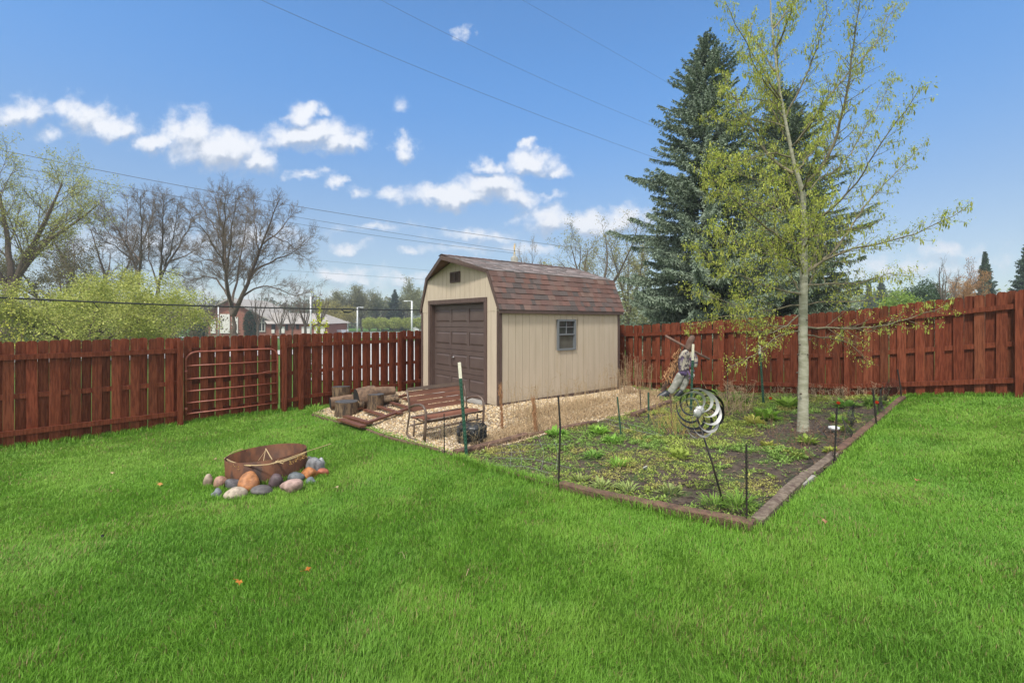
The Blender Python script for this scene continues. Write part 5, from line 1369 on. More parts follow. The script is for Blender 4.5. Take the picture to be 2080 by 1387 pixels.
# ---- spruces
def spruce(name, label, loc, H, Rb, seed, cols, dens=1.0, twl=.30, group=None, profile=1.0, size=1.0, droop=.55, bare=None, low=.03):
    R_ = np.random.default_rng(seed); rt = thing(name, label, 'tree', loc, group=group)
    tr_ = [(np.array([[0,0,-.2],[0,0,H*.33],[.02,0,H*.66],[0,0,H*.985]]), np.array([.018,.013,.007,.0015])*H)]
    br, tp = [], []; z = H*low; TW, TC = [], []
    while z < H*.985:
        f = z/H; nb = int(R_.integers(4, 7)) if f < .93 else 4
        Rz = Rb*(1-f)**profile*(.82+.18*math.sin(z*3.1+seed))+.12*(1-f)
        for b in range(nb):
            a_ = R_.uniform(0, 6.28); L = Rz*R_.uniform(.55, 1.16)
            if L < .12: L = .12
            el0 = .1+.65*f**2; d = np.array([math.cos(a_), math.sin(a_), 0]); k = 6; t = np.linspace(0, 1, k+1)
            zz = L*(math.tan(el0)*t*.6-droop*t**1.3*(1-f)**.6+.22*t**3)
            pts = d[None]*(L*t)[:, None]; zz = zz+R_.uniform(-.22, .22)*H/13.; pts[:, 2] = z+zz+R_.normal(0, .012*L, k+1); br.append((pts, np.maximum(.006*H*(1-f)*.35, .006)*(1-.85*t)))
            nt = int((8+L*(26+14*(f < .35)))*dens); tt = R_.uniform(.10, 1, nt)**.75
            qx = np.stack([np.interp(tt, t, pts[:, i]) for i in range(3)], -1)
            side = np.array([-d[1], d[0], 0])*R_.choice((-1, 1), nt)[:, None]
            tl_ = twl*(1.15-.65*tt)*R_.uniform(.6, 1.25, nt)*(.22+.9*(1-f))
            dr_ = d[None]*R_.uniform(.2, .7, nt)[:, None]+side*R_.uniform(.15, 1.0, nt)[:, None]; dr_[:, 2] = -R_.uniform(.3, 2.2, nt)*(1-f*.8)+.25*f
            dr_ /= np.linalg.norm(dr_, axis=1, keepdims=True); TW.append((qx, dr_, tl_)); TC.append(np.full(nt, f))
        z += max(.06, .145*(1-f*.6))*H/13./min(dens, 1)
    q = np.concatenate([a for a, _, _ in TW]); d = np.concatenate([b for _, b, _ in TW]); L = np.concatenate([c for _, _, c in TW]); ff = np.concatenate(TC)
    if bare is not None: m_ = bare(q, R_); q, d, L, ff = q[m_], d[m_], L[m_], ff[m_]
    # each twig: a spindle plus needle flicks
    rep = 4; n = len(q); q2 = np.repeat(q, rep, 0); d2 = np.repeat(d, rep, 0); L2 = np.repeat(L, rep); t = np.tile(np.linspace(0, .72, rep), n)
    p0_ = q2+d2*(L2*t)[:, None]; dd_ = d2+R_.normal(0, .42, d2.shape); dd_ /= np.linalg.norm(dd_, axis=1, keepdims=True)
    s = np.cross(dd_, R_.normal(0, 1, dd_.shape)); s /= np.linalg.norm(s, axis=1, keepdims=True)+1e-9
    ln = L2*R_.uniform(.28, .5, len(L2)); w_ = .019*size*R_.uniform(.7, 1.5, len(L2))
    V = np.stack([p0_-s*w_[:, None]*.6, p0_+s*w_[:, None]*.6, p0_+dd_*ln[:, None]*.55+s*w_[:, None], p0_+dd_*ln[:, None], p0_+dd_*ln[:, None]*.5-s*w_[:, None]], 1).reshape(-1, 3); k = np.arange(len(q2))*5
    cols = np.array(cols); patch = np.repeat((np.sin(q[:, 0]*2.3+seed)+np.sin(q[:, 2]*1.9+q[:, 1]*2.1)+R_.normal(0, .7, n)) > .3, rep)
    c = np.where(patch[:, None], cols[0], cols[1])*R_.uniform(.7, 1.3, len(q2))[:, None]
    tipb = np.tile(np.linspace(0, 1, rep), n)[:, None]; c = c*(1-tipb*.45)+cols[2]*tipb*.45
    Vt, Ft = polys_to_tubes(tr_, 10); npmesh('trunk', Vt, Ft, M['barkspruce'], rt, smooth=True)
    cr = npmesh('crown', V, np.stack([k, k+1, k+2, k+3, k+4], -1), M['needle'], rt, colors=np.repeat(c, 5, 0))
    Vt, Ft = polys_to_tubes(br, 4); npmesh('limbs', Vt, Ft, M['barkspruce'], rt)
    print(label[:30], 'twigs', n); return rt
def thin_right(q, R_):       # the crown is sparser low inside, showing limbs
    rad = np.hypot(q[:, 0], q[:, 1]); gap = (q[:, 2] > 4.0) & (q[:, 2] < 7.2) & (rad < 2.0) & (q[:, 0] > -1.2)
    return R_.random(len(q)) < np.where(gap, .6, 1.)
wb = world_base(1432, 19.0); HS = (HY-72)*19/F+CZ-wb.z
spruce('blue_spruce_tree', 'tall blue-green spruce behind the shed and fence, the taller of the close pair', wb, HS, 4.7, 3, [(.185,.24,.155),(.115,.16,.10),(.37,.43,.33)], 2.6, .52, bare=thin_right, profile=.66, droop=.40, size=.95)
wb2 = world_base(1588, 21.0); H2 = (HY-178)*21/F+CZ-wb2.z
spruce('dark_spruce_tree', 'darker spruce behind the pale-barked tree, right of the tallest spruce', wb2, H2, 4.7, 8, [(.13,.18,.11),(.09,.13,.08),(.28,.33,.22)], 2.2, .50, profile=.6, droop=.42, size=1.)
wb3 = world_base(1645, 24.0); spruce('dark_spruce_tree', 'dark spruce showing on the right side of the pale trunk behind the fence', wb3, (HY-330)*24/F+CZ-wb3.z, 2.6, 12, [(.055,.08,.055),(.042,.066,.046),(.13,.17,.12)], .8, .4, profile=.7)
for px, top, Y, Rb, sd_, lab in ((2001,512,62,2.4,21,'smaller far spruce right of the orange-brown trees'),(2092,482,55,4.0,22,'large far spruce cut by the right picture edge'),(1790,560,110,3.2,23,'pale distant conifer beyond the right fence, left one'),(1765,572,112,2.8,24,'pale distant conifer beyond the right fence, beside bare twigs')):
    wbx = world_base(px, Y); spruce('far_spruce_tree', lab, wbx, (HY-top)*Y/F+CZ-wbx.z, Rb, sd_, [(.06,.10,.06),(.05,.08,.05),(.12,.17,.10)], .9, .9, profile=.9, size=2.6, group='far conifers', droop=.3)

# ---- deciduous background trees
def scale_tree(T, H, Wd=None):
    allp = T.trunk+T.twig; A_ = np.concatenate([p for p, _ in allp]); zmax = np.percentile(A_[:, 2], 98.6); s = H/zmax
    wx = np.percentile(np.abs(A_[:, 0]), 98.5); sx = (Wd/2)/wx if Wd else s
    for i, (p, r) in enumerate(allp): p *= np.array([sx, sx, s])
    T.leaf = [p*np.array([sx, sx, s]) for p in T.leaf]
BARE = dict(seg=[5,8,6,5,3,3], up=[.0,.09,.06,.04,.03,.02], wob=[.04,.09,.11,.13,.16,.2], taper=[.8,.18,.25,.35,.5,.5], trunklvl=1, depth=5, n=[5,8,7,6,3,0], t0=[.75,.2,.15,.12,.1,0], ang=[.55,.62,.62,.6,.6,.5], len=[2.6,.46,.5,.55,.6,.6], rr=[.6,.38,.45,.55,.6,.6], minr=.012, tl=.3)
def bare_tree(px, top, width, Y, seed, label, name='bare_tree', prm=None, trunk_h=.2, trunk_r=None, leafspec=None, group=None, leanx=0, minr=None, twigm=None, bark=None):
    pr = dict(BARE); 
    if prm: pr.update(prm)
    if minr: pr['minr'] = minr
    b_ = world_base(px, Y); H = (HY-top)*Y/F+CZ-b_.z; Wd = width*Y/F
    T = Tree(seed); r0 = trunk_r or H*.026; pr['minr'] = minr or Y*.00050
    T.branch(np.array([0., 0, -.2]), unit(np.array([leanx, 0, 1.])), H*trunk_h, r0, 0, pr)
    scale_tree(T, H, Wd)
    lv = None; lm = None
    if leafspec: 
        cols, per, size, spread = leafspec; pts = np.array(T.leaf); lv = leaf_quads(pts, per, size, spread, cols, T.r); lm = M['leaf']
    print(label[:30], len(T.trunk), len(T.twig)); return finish_tree(T, name, label, b_, bark or M['bark'], twigm or M['twig'], lv, lm, group, 7)
G1 = 'bare and budding trees beyond the left fence'
def traced_tree(px, Y, limbs, seed, label, group, prm=None):
    """main limbs follow the photographed silhouette, each swung to its own depth; everything finer grows from them"""
    pr = dict(BARE); pr.update(dict(n=[5,8,7,5,3,0], len=[1,.42,.52,.6,.65,.6], ang=[.5,.62,.6,.55,.5,.5], rr=[.5,.30,.42,.5,.6,.6], tl=.45)); pr.update(prm or {}); pr['minr'] = Y*.00045
    b_ = world_base(px, Y); T = Tree(seed); B0 = np.array(b_)
    for pts, r0, dep in limbs:
        Ls = np.r_[0, np.cumsum([math.hypot(a_[0]-c_[0], a_[1]-c_[1]) for a_, c_ in zip(pts[:-1], pts[1:])])]
        A_ = np.array([np.array(P(q[0], q[1], Y+dep*(l_/Ls[-1])*Ls[-1]*Y/F))-B0 for q, l_ in zip(pts, Ls)])
        seg = np.r_[0, np.cumsum(np.linalg.norm(np.diff(A_, axis=0), axis=1))]; k = 10; t = np.linspace(0, seg[-1], k+1)
        C_ = np.stack([np.interp(t, seg, A_[:, i]) for i in range(3)], -1); C_[1:-1] = (C_[:-2]+2*C_[1:-1]+C_[2:])/4; C_[1:-1] += T.r.normal(0, .05, C_[1:-1].shape)
        pl = (C_, (r0+(r0*.12-r0)*(t/seg[-1])**.65)*(.85 if r0 < .4 else .95)); T.trunk.append(pl)
        if len(pts) > 2 and r0 < .4:
            pr['n'] = [5, max(8, int(seg[-1]*2.6)), 9, 7, 4, 0]; T.spawn(pl, min(seg[-1], 6.5), 1, pr)
    print(label[:30], len(T.trunk), len(T.twig)); return finish_tree(T, 'bare_tree', label, b_, M['bark'], M['twig'], None, None, group, 8)
traced_tree(478, 38, [([(477,700),(473,634)],.46,0),
 ([(473,640),(463,604),(458,542),(458,488),(447,445),(436,398)],.27,.3),([(459,555),(466,510),(469,467),(478,412),(482,385)],.13,-.4),([(458,500),(440,470),(415,430),(402,400)],.10,.5),
 ([(474,640),(487,615),(505,568),(523,524),(541,481),(555,431),(566,408)],.28,-.25),([(508,560),(541,532),(577,521),(613,499),(640,478)],.13,.4),([(492,603),(530,579),(565,585),(600,605),(628,590)],.11,-.5),
 ([(462,600),(445,572),(425,560),(395,566),(360,585)],.11,.5),([(458,535),(440,512),(425,481),(397,452),(380,425)],.11,-.5),([(535,495),(565,470),(590,440),(605,425)],.10,.5),([(525,520),(520,470),(515,430),(512,392)],.10,.4),
 ([(470,620),(480,570),(490,520),(500,460),(505,400)],.14,.9),([(470,618),(460,570),(450,520),(455,450),(460,395)],.14,-.9),([(545,475),(580,490),(615,520),(635,535)],.07,-.4),([(460,540),(430,530),(400,520),(375,500)],.08,.8)],
 402, 'largest bare tree with forked trunk in front of the brick building', G1)
traced_tree(283, 48, [([(284,705),(283,600)],.42,0),([(283,620),(281,564),(267,524),(249,481),(231,452),(205,412)],.24,.3),([(281,570),(288,506),(288,452),(285,398)],.20,-.3),([(284,530),(262,500),(256,450),(262,398)],.12,.6),
 ([(270,530),(235,500),(205,485),(180,450)],.11,-.5),([(286,500),(305,460),(312,420),(318,395)],.11,.5),([(255,490),(225,480),(195,440),(188,415)],.09,.4)], 424, 'bare spreading tree left of the pair behind the pale green shrub', G1)
traced_tree(318, 50, [([(316,705),(318,600)],.42,0),([(318,610),(321,571),(335,542),(360,506),(382,467),(392,430)],.24,.3),([(326,560),(332,496),(330,450),(334,398)],.18,-.4),([(345,530),(375,520),(405,505),(425,470)],.11,.4),
 ([(335,540),(352,490),(358,440),(362,405)],.12,-.6),([(320,580),(305,540),(300,490),(305,440)],.13,.8),([(330,550),(370,560),(410,575)],.09,-.4)], 431, 'bare tree right of the pair behind the pale green shrub', G1)
bare_tree(215, 430, 230, 56, 121, 'bare brownish tree between the budding oak and the spreading tree', group=G1, prm=dict(n=[6,8,7,6,3,0]))
bare_tree(130, 470, 260, 48, 127, 'low dense brown tree behind the pale green shrub at left', group=G1, prm=dict(n=[7,8,7,6,2,0]), leafspec=([(.17,.15,.05),(.12,.11,.05)],1,.09,.15))
bare_tree(5, 222, 310, 30, 131, 'tall budding green tree cut by the left picture edge', 'budding_tree', group=G1, trunk_h=.2, prm=dict(n=[6,9,8,6,3,0]), leafspec=([(.40,.42,.10),(.30,.33,.08),(.46,.46,.14)],1,.060,.15))
bare_tree(1215, 438, 200, 45, 141, 'tall budding oak behind the shed roof beside the spruce', 'budding_tree', prm=dict(depth=4, n=[4,8,6,5,0]), leafspec=([(.28,.26,.10),(.22,.22,.09)],1,.07,.15), group='budding trees behind the shed', trunk_h=.28)
bare_tree(1160, 478, 130, 60, 147, 'yellowish budding tree behind the middle of the shed roof', 'budding_tree', prm=dict(depth=4, n=[5,8,6,4,0]), leafspec=([(.34,.32,.13),(.28,.28,.11)],3,.11,.25), group='budding trees behind the shed')
bare_tree(1270, 480, 110, 60, 149, 'yellowish budding tree mostly hidden by the spruce', 'budding_tree', prm=dict(depth=4, n=[5,8,6,4,0]), leafspec=([(.34,.32,.13),(.28,.28,.11)],3,.11,.25), group='budding trees behind the shed')
bare_tree(1087, 495, 72, 75, 151, 'small bare tree behind the shed roof next to the golden statue', prm=dict(depth=4, n=[5,7,6,4,0]), leafspec=([(.30,.25,.16)],1,.08,.15), group='budding trees behind the shed')
bare_tree(1915, 520, 60, 40, 161, 'thin bare tree above the right fence beside the orange-brown tree', prm=dict(depth=4, n=[4,6,4,3,0], ang=[.35,.45,.5,.5,.5]), trunk_h=.3)
bare_tree(1945, 532, 60, 50, 163, 'reddish budding tree above the right fence', 'budding_tree', prm=dict(depth=4, n=[5,7,5,4,0], ang=[.35,.45,.5,.5,.5]), leafspec=([(.38,.20,.11),(.30,.17,.10)],2,.06,.10))
bare_tree(1966, 562, 70, 48, 165, 'round orange tree just left of the far spruce', 'budding_tree', prm=dict(depth=4, n=[6,8,6,4,0]), leafspec=([(.46,.25,.10),(.38,.22,.10)],4,.06,.12), minr=.006)
# pale green spreading shrub-tree on the left
bare_tree(178, 546, 392, 23, 171, 'broad pale yellow-green leafing tree just behind the left fence', 'leafing_tree', prm=dict(depth=4, n=[9,10,8,6,0], up=[0,.02,.01,.0,.0], ang=[1.0,.75,.7,.7,.6], t0=[.5,.15,.1,.1,0], seg=[4,7,5,4,3], len=[4.2,.44,.48,.5,.5]), trunk_h=.16, trunk_r=.16, leafspec=([(.44,.46,.11),(.35,.38,.09),(.51,.52,.15),(.26,.30,.07)],5,.058,.17), minr=.006)
bare_tree(648, 598, 34, 16.5, 175, 'thin sapling with bright yellow leaves behind the left fence', 'sapling', prm=dict(depth=4, n=[4,4,3,2,0], ang=[.3,.4,.5,.5,.5]), trunk_h=.55, trunk_r=.018, leafspec=([(.50,.52,.03),(.42,.45,.03)],1,.045,.03), minr=.004)
bare_tree(24, 610, 90, 11.5, 177, 'yellow budding twigs poking over the left fence at the picture edge', 'sapling', prm=dict(depth=4, n=[4,5,3,2,0], ang=[.5,.5,.5,.5,.5]), trunk_h=.5, trunk_r=.014, leafspec=([(.60,.56,.10),(.5,.5,.1)],1,.03,.02), minr=.003)
# round clipped bushes and small far trees
def round_tree(px, top, wpx, Y, seed, cols, label, name='round_bush_tree', size=.13, n=2600, group=None, bot=None, squash=1.0, trunk=.35):
    b_ = world_base(px, Y); H = (HY-top)*Y/F+CZ-b_.z; Wd = wpx*Y/F; R_ = np.random.default_rng(seed); rt = thing(name, label, 'tree', b_, group=group)
    hc = H*(1+trunk)/2 if trunk else H*.5; rz = H*(1-trunk)/2 if trunk else H*.55
    pl = []
    for k in range(9):
        a_ = R_.uniform(0, 6.28); pl.append((np.array([[0,0,-.1],[.05*math.cos(a_),.05*math.sin(a_),H*trunk*.6],[Wd*.16*math.cos(a_),Wd*.16*math.sin(a_),hc],[Wd*.33*math.cos(a_),Wd*.33*math.sin(a_),hc+rz*.5]]), np.array([.02,.016,.01,.003])*H))
    V, Fq = polys_to_tubes(pl, 5); npmesh('trunk', V, Fq, M['bark'], rt)
    u = R_.normal(0, 1, (n, 3)); u /= np.linalg.norm(u, axis=1, keepdims=True); lum = 1+.13*np.sin(u[:, 0]*5+seed)*np.cos(u[:, 2]*6)+.10*np.sin(u[:, 1]*9+u[:, 2]*7); r_ = R_.uniform(.45, 1, n)**.45*lum
    p_ = u*r_[:, None]*np.array([Wd/2, Wd/2, rz])+np.array([0, 0, hc]); V, Fq, c = leaf_quads(p_, 2, size, size*.8, cols, R_, 1.4)
    npmesh('crown', V, Fq, M['leaf'], rt, colors=c); return rt
round_tree(1876, 574, 84, 42, 201, [(.07,.12,.055),(.055,.10,.05),(.10,.15,.07)], 'dark green rounded bush tree above the right fence', size=.10, n=7000, trunk=.05)
round_tree(1828, 594, 76, 36, 203, [(.26,.36,.07),(.2,.3,.06)], 'light green round tree above the right fence left of the dark one', size=.09, n=4500, trunk=.1)
for i, (px, w_) in enumerate(((750,30),(776,32),(803,34),(830,34),(853,28))):
    round_tree(px, 645, w_, 118, 210+i, [(.36,.40,.10),(.28,.33,.09)], 'clipped round yellow-green tree beyond the parking, '+('first from the left','second from the left','middle of the five','fourth, touching the nearest lamp pole','last, beside the shed')[i], 'clipped_tree', .16, 1500, group='clipped round trees in the parking area', trunk=.3)
round_tree(508, 633, 24, 84, 221, [(.05,.085,.055),(.04,.07,.045)], 'dark conical evergreen against the brick building', 'evergreen_bush', .12, 2600, trunk=0)
round_tree(406, 655, 26, 80, 222, [(.06,.10,.06),(.05,.08,.05)], 'dark bush left of the brick building', 'evergreen_bush', .12, 1800, trunk=0)
G2 = 'small bare trees around the brick building'
for px, top, w_, sd_, lab in ((523,580,50,231,'slim bare tree before the white glass entrance'),(569,600,60,232,'small bare tree before the low brick wing'),(592,612,44,233,'smaller bare tree close right of another, before the wing'),(620,575,56,234,'bare tree before the low wing, left of a white lamp pole'),(646,578,56,235,'bare tree just right of the tall white lamp pole'),(418,585,70,236,'brownish bare tree at the left end of the brick building'),(388,600,70,237,'brownish bare tree behind the pale green tree edge')):
    bare_tree(px, top, w_, 78, sd_, lab, prm=dict(n=[5,7,5,4,0], depth=4, ang=[.45,.55,.6,.6,.6]), group=G2, minr=.02, leafspec=([(.20,.16,.09)],1,.07,.12) if px < 450 else None)
G3 = 'far budding trees beyond the parking'
for px, top, w_, Y_, sd_, cc, lab in ((697,588,62,140,241,(.25,.25,.13),'far budding tree beyond the cable splice, leftmost'),(735,587,56,142,242,(.26,.26,.14),'far budding tree behind the middle lamp pole'),(768,597,60,150,243,(.20,.23,.11),'far greenish tree right of the middle lamp pole'),(826,587,66,150,244,(.24,.25,.12),'far budding tree behind the nearest lamp pole'),(862,577,70,140,245,(.25,.26,.12),'far budding tree touching the shed eave'),(672,615,50,135,246,(.33,.30,.10),'low yellowish tree left of the far budding trees'),(700,628,90,130,247,(.34,.30,.09),'low yellow-orange hedge tree above the white car')):
    bare_tree(px, top, w_, Y_, sd_, lab, 'budding_tree', prm=dict(depth=4, n=[5,7,5,4,0]), group=G3, minr=.035, leafspec=([cc, tuple(a*.8 for a in cc)],4,.22,.5))
wbx = world_base(802, 148); spruce('far_spruce_tree', 'dark far conifer among budding trees left of the shed', wbx, (HY-588)*148/F+CZ-wbx.z, 4.6, 25, [(.045,.075,.045),(.04,.065,.045),(.07,.11,.065)], .5, 1.3, profile=.8, size=4.5, group='far conifers', droop=.3)
# distant woods closing the horizon
def woods(name, pts, hlo, hhi, n, cols, size, label, seed, depth=8):
    R_ = np.random.default_rng(seed); A_ = np.array(pts, float); t = R_.random(n)*(len(A_)-1); i = np.minimum(t.astype(int), len(A_)-2); f = (t-i)[:, None]; q = A_[i]*(1-f)+A_[i+1]*f+R_.normal(0, depth, (n, 2))
    hm = hlo+(hhi-hlo)*fbm(q[:, 0], q[:, 1], .11, seed); z = G(q[:, 0], q[:, 1])+hm*R_.random(n)**.8
    tone = np.array(cols)[(fbm(q[:, 0], q[:, 1], .09, seed+3)*len(cols)*.999).astype(int).clip(0, len(cols)-1)]
    V, Fq, c = leaf_quads(np.stack([q[:, 0], q[:, 1], z], -1), 1, size, size*.3, [(1,1,1)], R_, 1.3); c = c*np.repeat(tone, 4, 0)
    o = npmesh(name, V, Fq, M['leaf'], colors=c); tag(o, label, 'woods', kind='stuff'); return o
cw_ = [(.15,.15,.09),(.20,.20,.10),(.12,.14,.08),(.17,.13,.09),(.22,.22,.12),(.10,.13,.08)]
woods('distant_woods', [(-330,190),(-200,200),(-90,210),(-20,215),(40,210)], 7, 16, 60000, cw_, .8, 'hazy line of distant woods beyond the parking', 301)
woods('distant_woods', [(40,150),(90,140),(150,120),(210,90)], 6, 15, 45000, [(.14,.19,.10),(.20,.25,.10),(.12,.15,.10),(.24,.27,.12)], .6, 'hazy distant green woods beyond the right fence', 303)
woods('understorey_brush', [(-76,60),(-60,63),(-47,66)], 2.5, 7.5, 26000, [(.14,.11,.07),(.17,.14,.08),(.12,.12,.06)], .22, 'brown brush filling in behind the left trees', 305, 3)
woods('understorey_brush', [(3,62),(12,62),(20,58),(30,58)], 3, 8, 16000, [(.26,.27,.11),(.22,.23,.10),(.30,.28,.12)], .22, 'yellow-green brush behind the shed and spruces', 307, 3)
# ------------------------------------------------------------------ beyond the fence: parking, building, cars, lamps, wires
def flatsheet(name, poly, dz, m, label=None):
    V = []; xs = np.linspace(min(p[0] for p in poly), max(p[0] for p in poly), 40); ys = np.linspace(min(p[1] for p in poly), max(p[1] for p in poly), 24)
    X, Y = np.meshgrid(xs, ys); ny, nx = X.shape; ii, jj = np.meshgrid(np.arange(ny-1), np.arange(nx-1), indexing='ij')
    ok = inpoly((X[:-1,:-1]+X[1:,1:])/2, (Y[:-1,:-1]+Y[1:,1:])/2, poly); a = (ii*nx+jj)[ok]
    return struct(npmesh(name, np.stack([X, Y, G(X, Y)+dz], -1).reshape(-1, 3), np.stack([a, a+1, a+nx+1, a+nx], -1), m))
flatsheet('parking_lot', [(-46,96),(-10,96),(-2,104),(-2,135),(-60,135),(-56,104)], .08, M['asphalt'])
M['paleroad'] = mat('pale_concrete_road', (.46,.45,.43), (.40,.39,.38), .9, .5)
flatsheet('driveway', [(-34,22),(-24,24),(-13,30),(-6,44),(-9,46),(-16,36),(-26,29),(-36,27)], .07, M['paleroad'])
flatsheet('pavement', [(-6.9,16.2),(-3.2,16.6),(1,19),(1,62),(-26,62)], .06, M['paleroad'])
flatsheet('road', [(-90,86),(2,86),(2,91),(-90,91)], .09, M['paleroad'])
def at(px, py, Y): return P(px, py, Y)
# brick building: hall with tall pale panels + low wing
BY = 100.
k = BY/F
def bx(px): return (px-CX)*k
gz = g1(bx(500), BY)-.3
bd = thing('brick_building', 'low brick building with pale wall panels and grey sloping roof beyond the left fence', 'building', (bx(500), BY, gz))
def gab(mb, x0, x1, z0, zl, zr, y0, y1): mb.add([(x0,y0,z0),(x1,y0,z0),(x1,y0,zr),(x0,y0,zl),(x0,y1,z0),(x1,y1,z0),(x1,y1,zr),(x0,y1,zl)], [(0,1,2,3),(7,6,5,4),(0,4,5,1),(1,5,6,2),(2,6,7,3),(3,7,4,0)])
def zz(py): return CZ+(HY-py)*k
mb = MB(); gab(mb, bx(420), bx(469), gz, zz(634), zz(609), BY, BY+14); gab(mb, bx(469.1), bx(516), gz, zz(609), zz(633), BY, BY+14)
gab(mb, bx(516.2), bx(556), gz, zz(633), zz(655), BY+.6, BY+12); gab(mb, bx(556.2), bx(674), gz, zz(657), zz(657), BY-2, BY+9)
part('wall', mb, M['brick'], bd, world=True)
def slab(mb, x0, z0, x1, z1, y0, y1, t=.35): mb.add([(x0,y0,z0),(x1,y0,z1),(x1,y1,z1),(x0,y1,z0),(x0,y0,z0+t),(x1,y0,z1+t),(x1,y1,z1+t),(x0,y1,z0+t)], [(0,3,2,1),(4,5,6,7),(0,1,5,4),(1,2,6,5),(2,3,7,6),(3,0,4,7)])
mb = MB(); slab(mb, bx(414), zz(637), bx(469), zz(609), BY-1, BY+15); slab(mb, bx(469), zz(609), bx(562), zz(656), BY-1, BY+15); part('roof', mb, M['roofgrey'], bd, world=True)
mb = MB(); x0, x1 = bx(510), bx(680)     # big low-pitched roof facing the viewer
mb.add([(bx(556),BY-2.8,zz(657.5)),(x1,BY-2.8,zz(657.5)),(bx(640),BY+5,zz(636)),(bx(500),BY+5,zz(634)),(bx(556),BY+10,zz(656)),(x1,BY+10,zz(656))], [(0,1,2,3),(1,5,2),(3,2,5,4)]); part('roof', mb, M['roofgrey'], bd, world=True)
for (a_, b_, t_, u_, yo) in ((429,439,648,677,.1),(448,467.5,638,677,.1),(472,484,644,677,.1)):
    mb = MB(); mb.box(((bx(a_)+bx(b_))/2, BY-yo, (zz(t_)+zz(u_))/2), (bx(b_)-bx(a_), .2, zz(t_)-zz(u_))); part('wall_panel', mb, M['offwhite'], bd, world=True)
yw = BY+.5
fr_ = MB()
for px in (523.5, 529.7, 536): fr_.box((bx(px), yw-.05, (zz(646)+zz(674))/2), (.14, .14, zz(646)-zz(674)))
for py in (646, 655, 673): fr_.box((bx(529.7), yw-.06, zz(py)), (bx(536)-bx(523.5), .12, .16))
o_ = part('window', fr_, M['offwhite'], bd, world=True)
mb = MB(); mb.box((bx(529.7), yw+.02, (zz(646)+zz(673))/2), (bx(536)-bx(523.5), .1, zz(646)-zz(673))); part('pane', mb, M['glass'], bd, world=True)
for (a_, b_, t_, u_, m_, nm) in ((562,569,659,674,'glass','window'),(562,568,669,676,'offwhite','wall_panel'),(577,588,663,676,'offwhite','wall_panel'),(590,594,659,670,'glass','window'),(611,616,659,668,'glass','window'),(622,640,663,677,'offwhite','garage_door'),(647,668,662,677,'offwhite','garage_door')):
    mb = MB(); mb.box(((bx(a_)+bx(b_))/2, BY-2.08-(.03 if m_ == 'offwhite' else 0), (zz(t_)+zz(u_))/2), (bx(b_)-bx(a_), .16, zz(t_)-zz(u_))); part(nm, mb, M[m_], bd, world=True)
# white building by the shed eave
b2 = thing('white_building', 'white flat roofed building glimpsed at the left edge of the shed', 'building', world_base(852, 150)); K2 = 150/F
mb = MB(); x0, x1 = (838-CX)*K2, (870-CX)*K2; z1 = CZ+(HY-623)*K2; z0 = b2.location.z-.5; mb.box(((x0+x1)/2, 155, (z0+z1)/2), (x1-x0, 10, z1-z0)); part('wall', mb, M['plainwhite'], b2, world=True)
mb = MB(); mb.box(((x0+x1)/2, 155, z1+.2), (x1-x0+.6, 10.6, .5)); part('roof', mb, M['offwhite'], b2, world=True)
# low pale house behind the leafing tree
b3 = thing('low_house', 'low house with red brick front half hidden behind the pale green tree', 'building', world_base(215, 75)); K3 = 75/F
xx = lambda px: (px-CX)*K3; zq = lambda py: CZ+(HY-py)*K3
mb = MB(); mb.box(((xx(110)+xx(285))/2, 79, (b3.location.z-.3+zq(655))/2), (xx(285)-xx(110), 8, zq(655)-b3.location.z+.3)); part('wall', mb, M['brick'], b3, world=True)
mb = MB(); mb.add([(xx(104),74.2,zq(656)),(xx(291),74.2,zq(656)),(xx(270),79,zq(640)),(xx(125),79,zq(640)),(xx(104),84,zq(656)),(xx(291),84,zq(656))], [(0,1,2,3),(5,4,3,2),(1,5,2),(4,0,3)]); part('roof', mb, M['roofgrey'], b3, world=True)
for a_, c_ in ((120,136),(150,160),(232,250),(262,276)):
    mb = MB(); mb.box(((xx(a_)+xx(c_))/2, 74.94, zq(666)), (xx(c_)-xx(a_), .14, .75)); part('window', mb, M['offwhite'], b3, world=True)
# temple spire with golden statue
wsp = world_base(1045, 260); K4 = 260/F; spz = lambda py: CZ+(HY-py)*K4
tsp = thing('stone_spire', 'pale stone spire topped by a golden statue far behind the shed', 'tower', wsp)
mb = MB(); hw = 7*K4
mb.box((wsp.x, 260, (wsp.z+spz(541))/2), (hw*3.4, hw*3.4, spz(541)-wsp.z)); part('tower_base', mb, M['stone'], tsp, world=True)
mb = MB(); mb.tube([(wsp.x,260,spz(541)),(wsp.x,260,spz(523)),(wsp.x,260,spz(522)),(wsp.x,260,spz(520.5))], [hw*1.05,hw,hw*.8,hw*.6], 8)
for kx in range(8):
    a_ = kx*math.pi/4; mb.box((wsp.x+hw*1.02*math.cos(a_), 260+hw*1.02*math.sin(a_), (spz(541)+spz(523))/2), (.22,.22,spz(523)-spz(541)))
mb.tube([(wsp.x,260,spz(520.5)),(wsp.x,260,spz(516))], [hw*.42,hw*.32], 8); part('spire', mb, M['stone'], tsp, world=True)
mb = MB(); s_ = K4; X0 = wsp.x
mb.tube([(X0,260,spz(516.5)),(X0,260,spz(514)),(X0+.1,260,spz(512))], [.55,.5,.3], 10); mb.tube([(X0,260,spz(512)),(X0,260,spz(507)),(X0,260,spz(502.5)),(X0,260,spz(499.5)),(X0,260,spz(498))], [.38,.42,.52,.42,.18], 10)
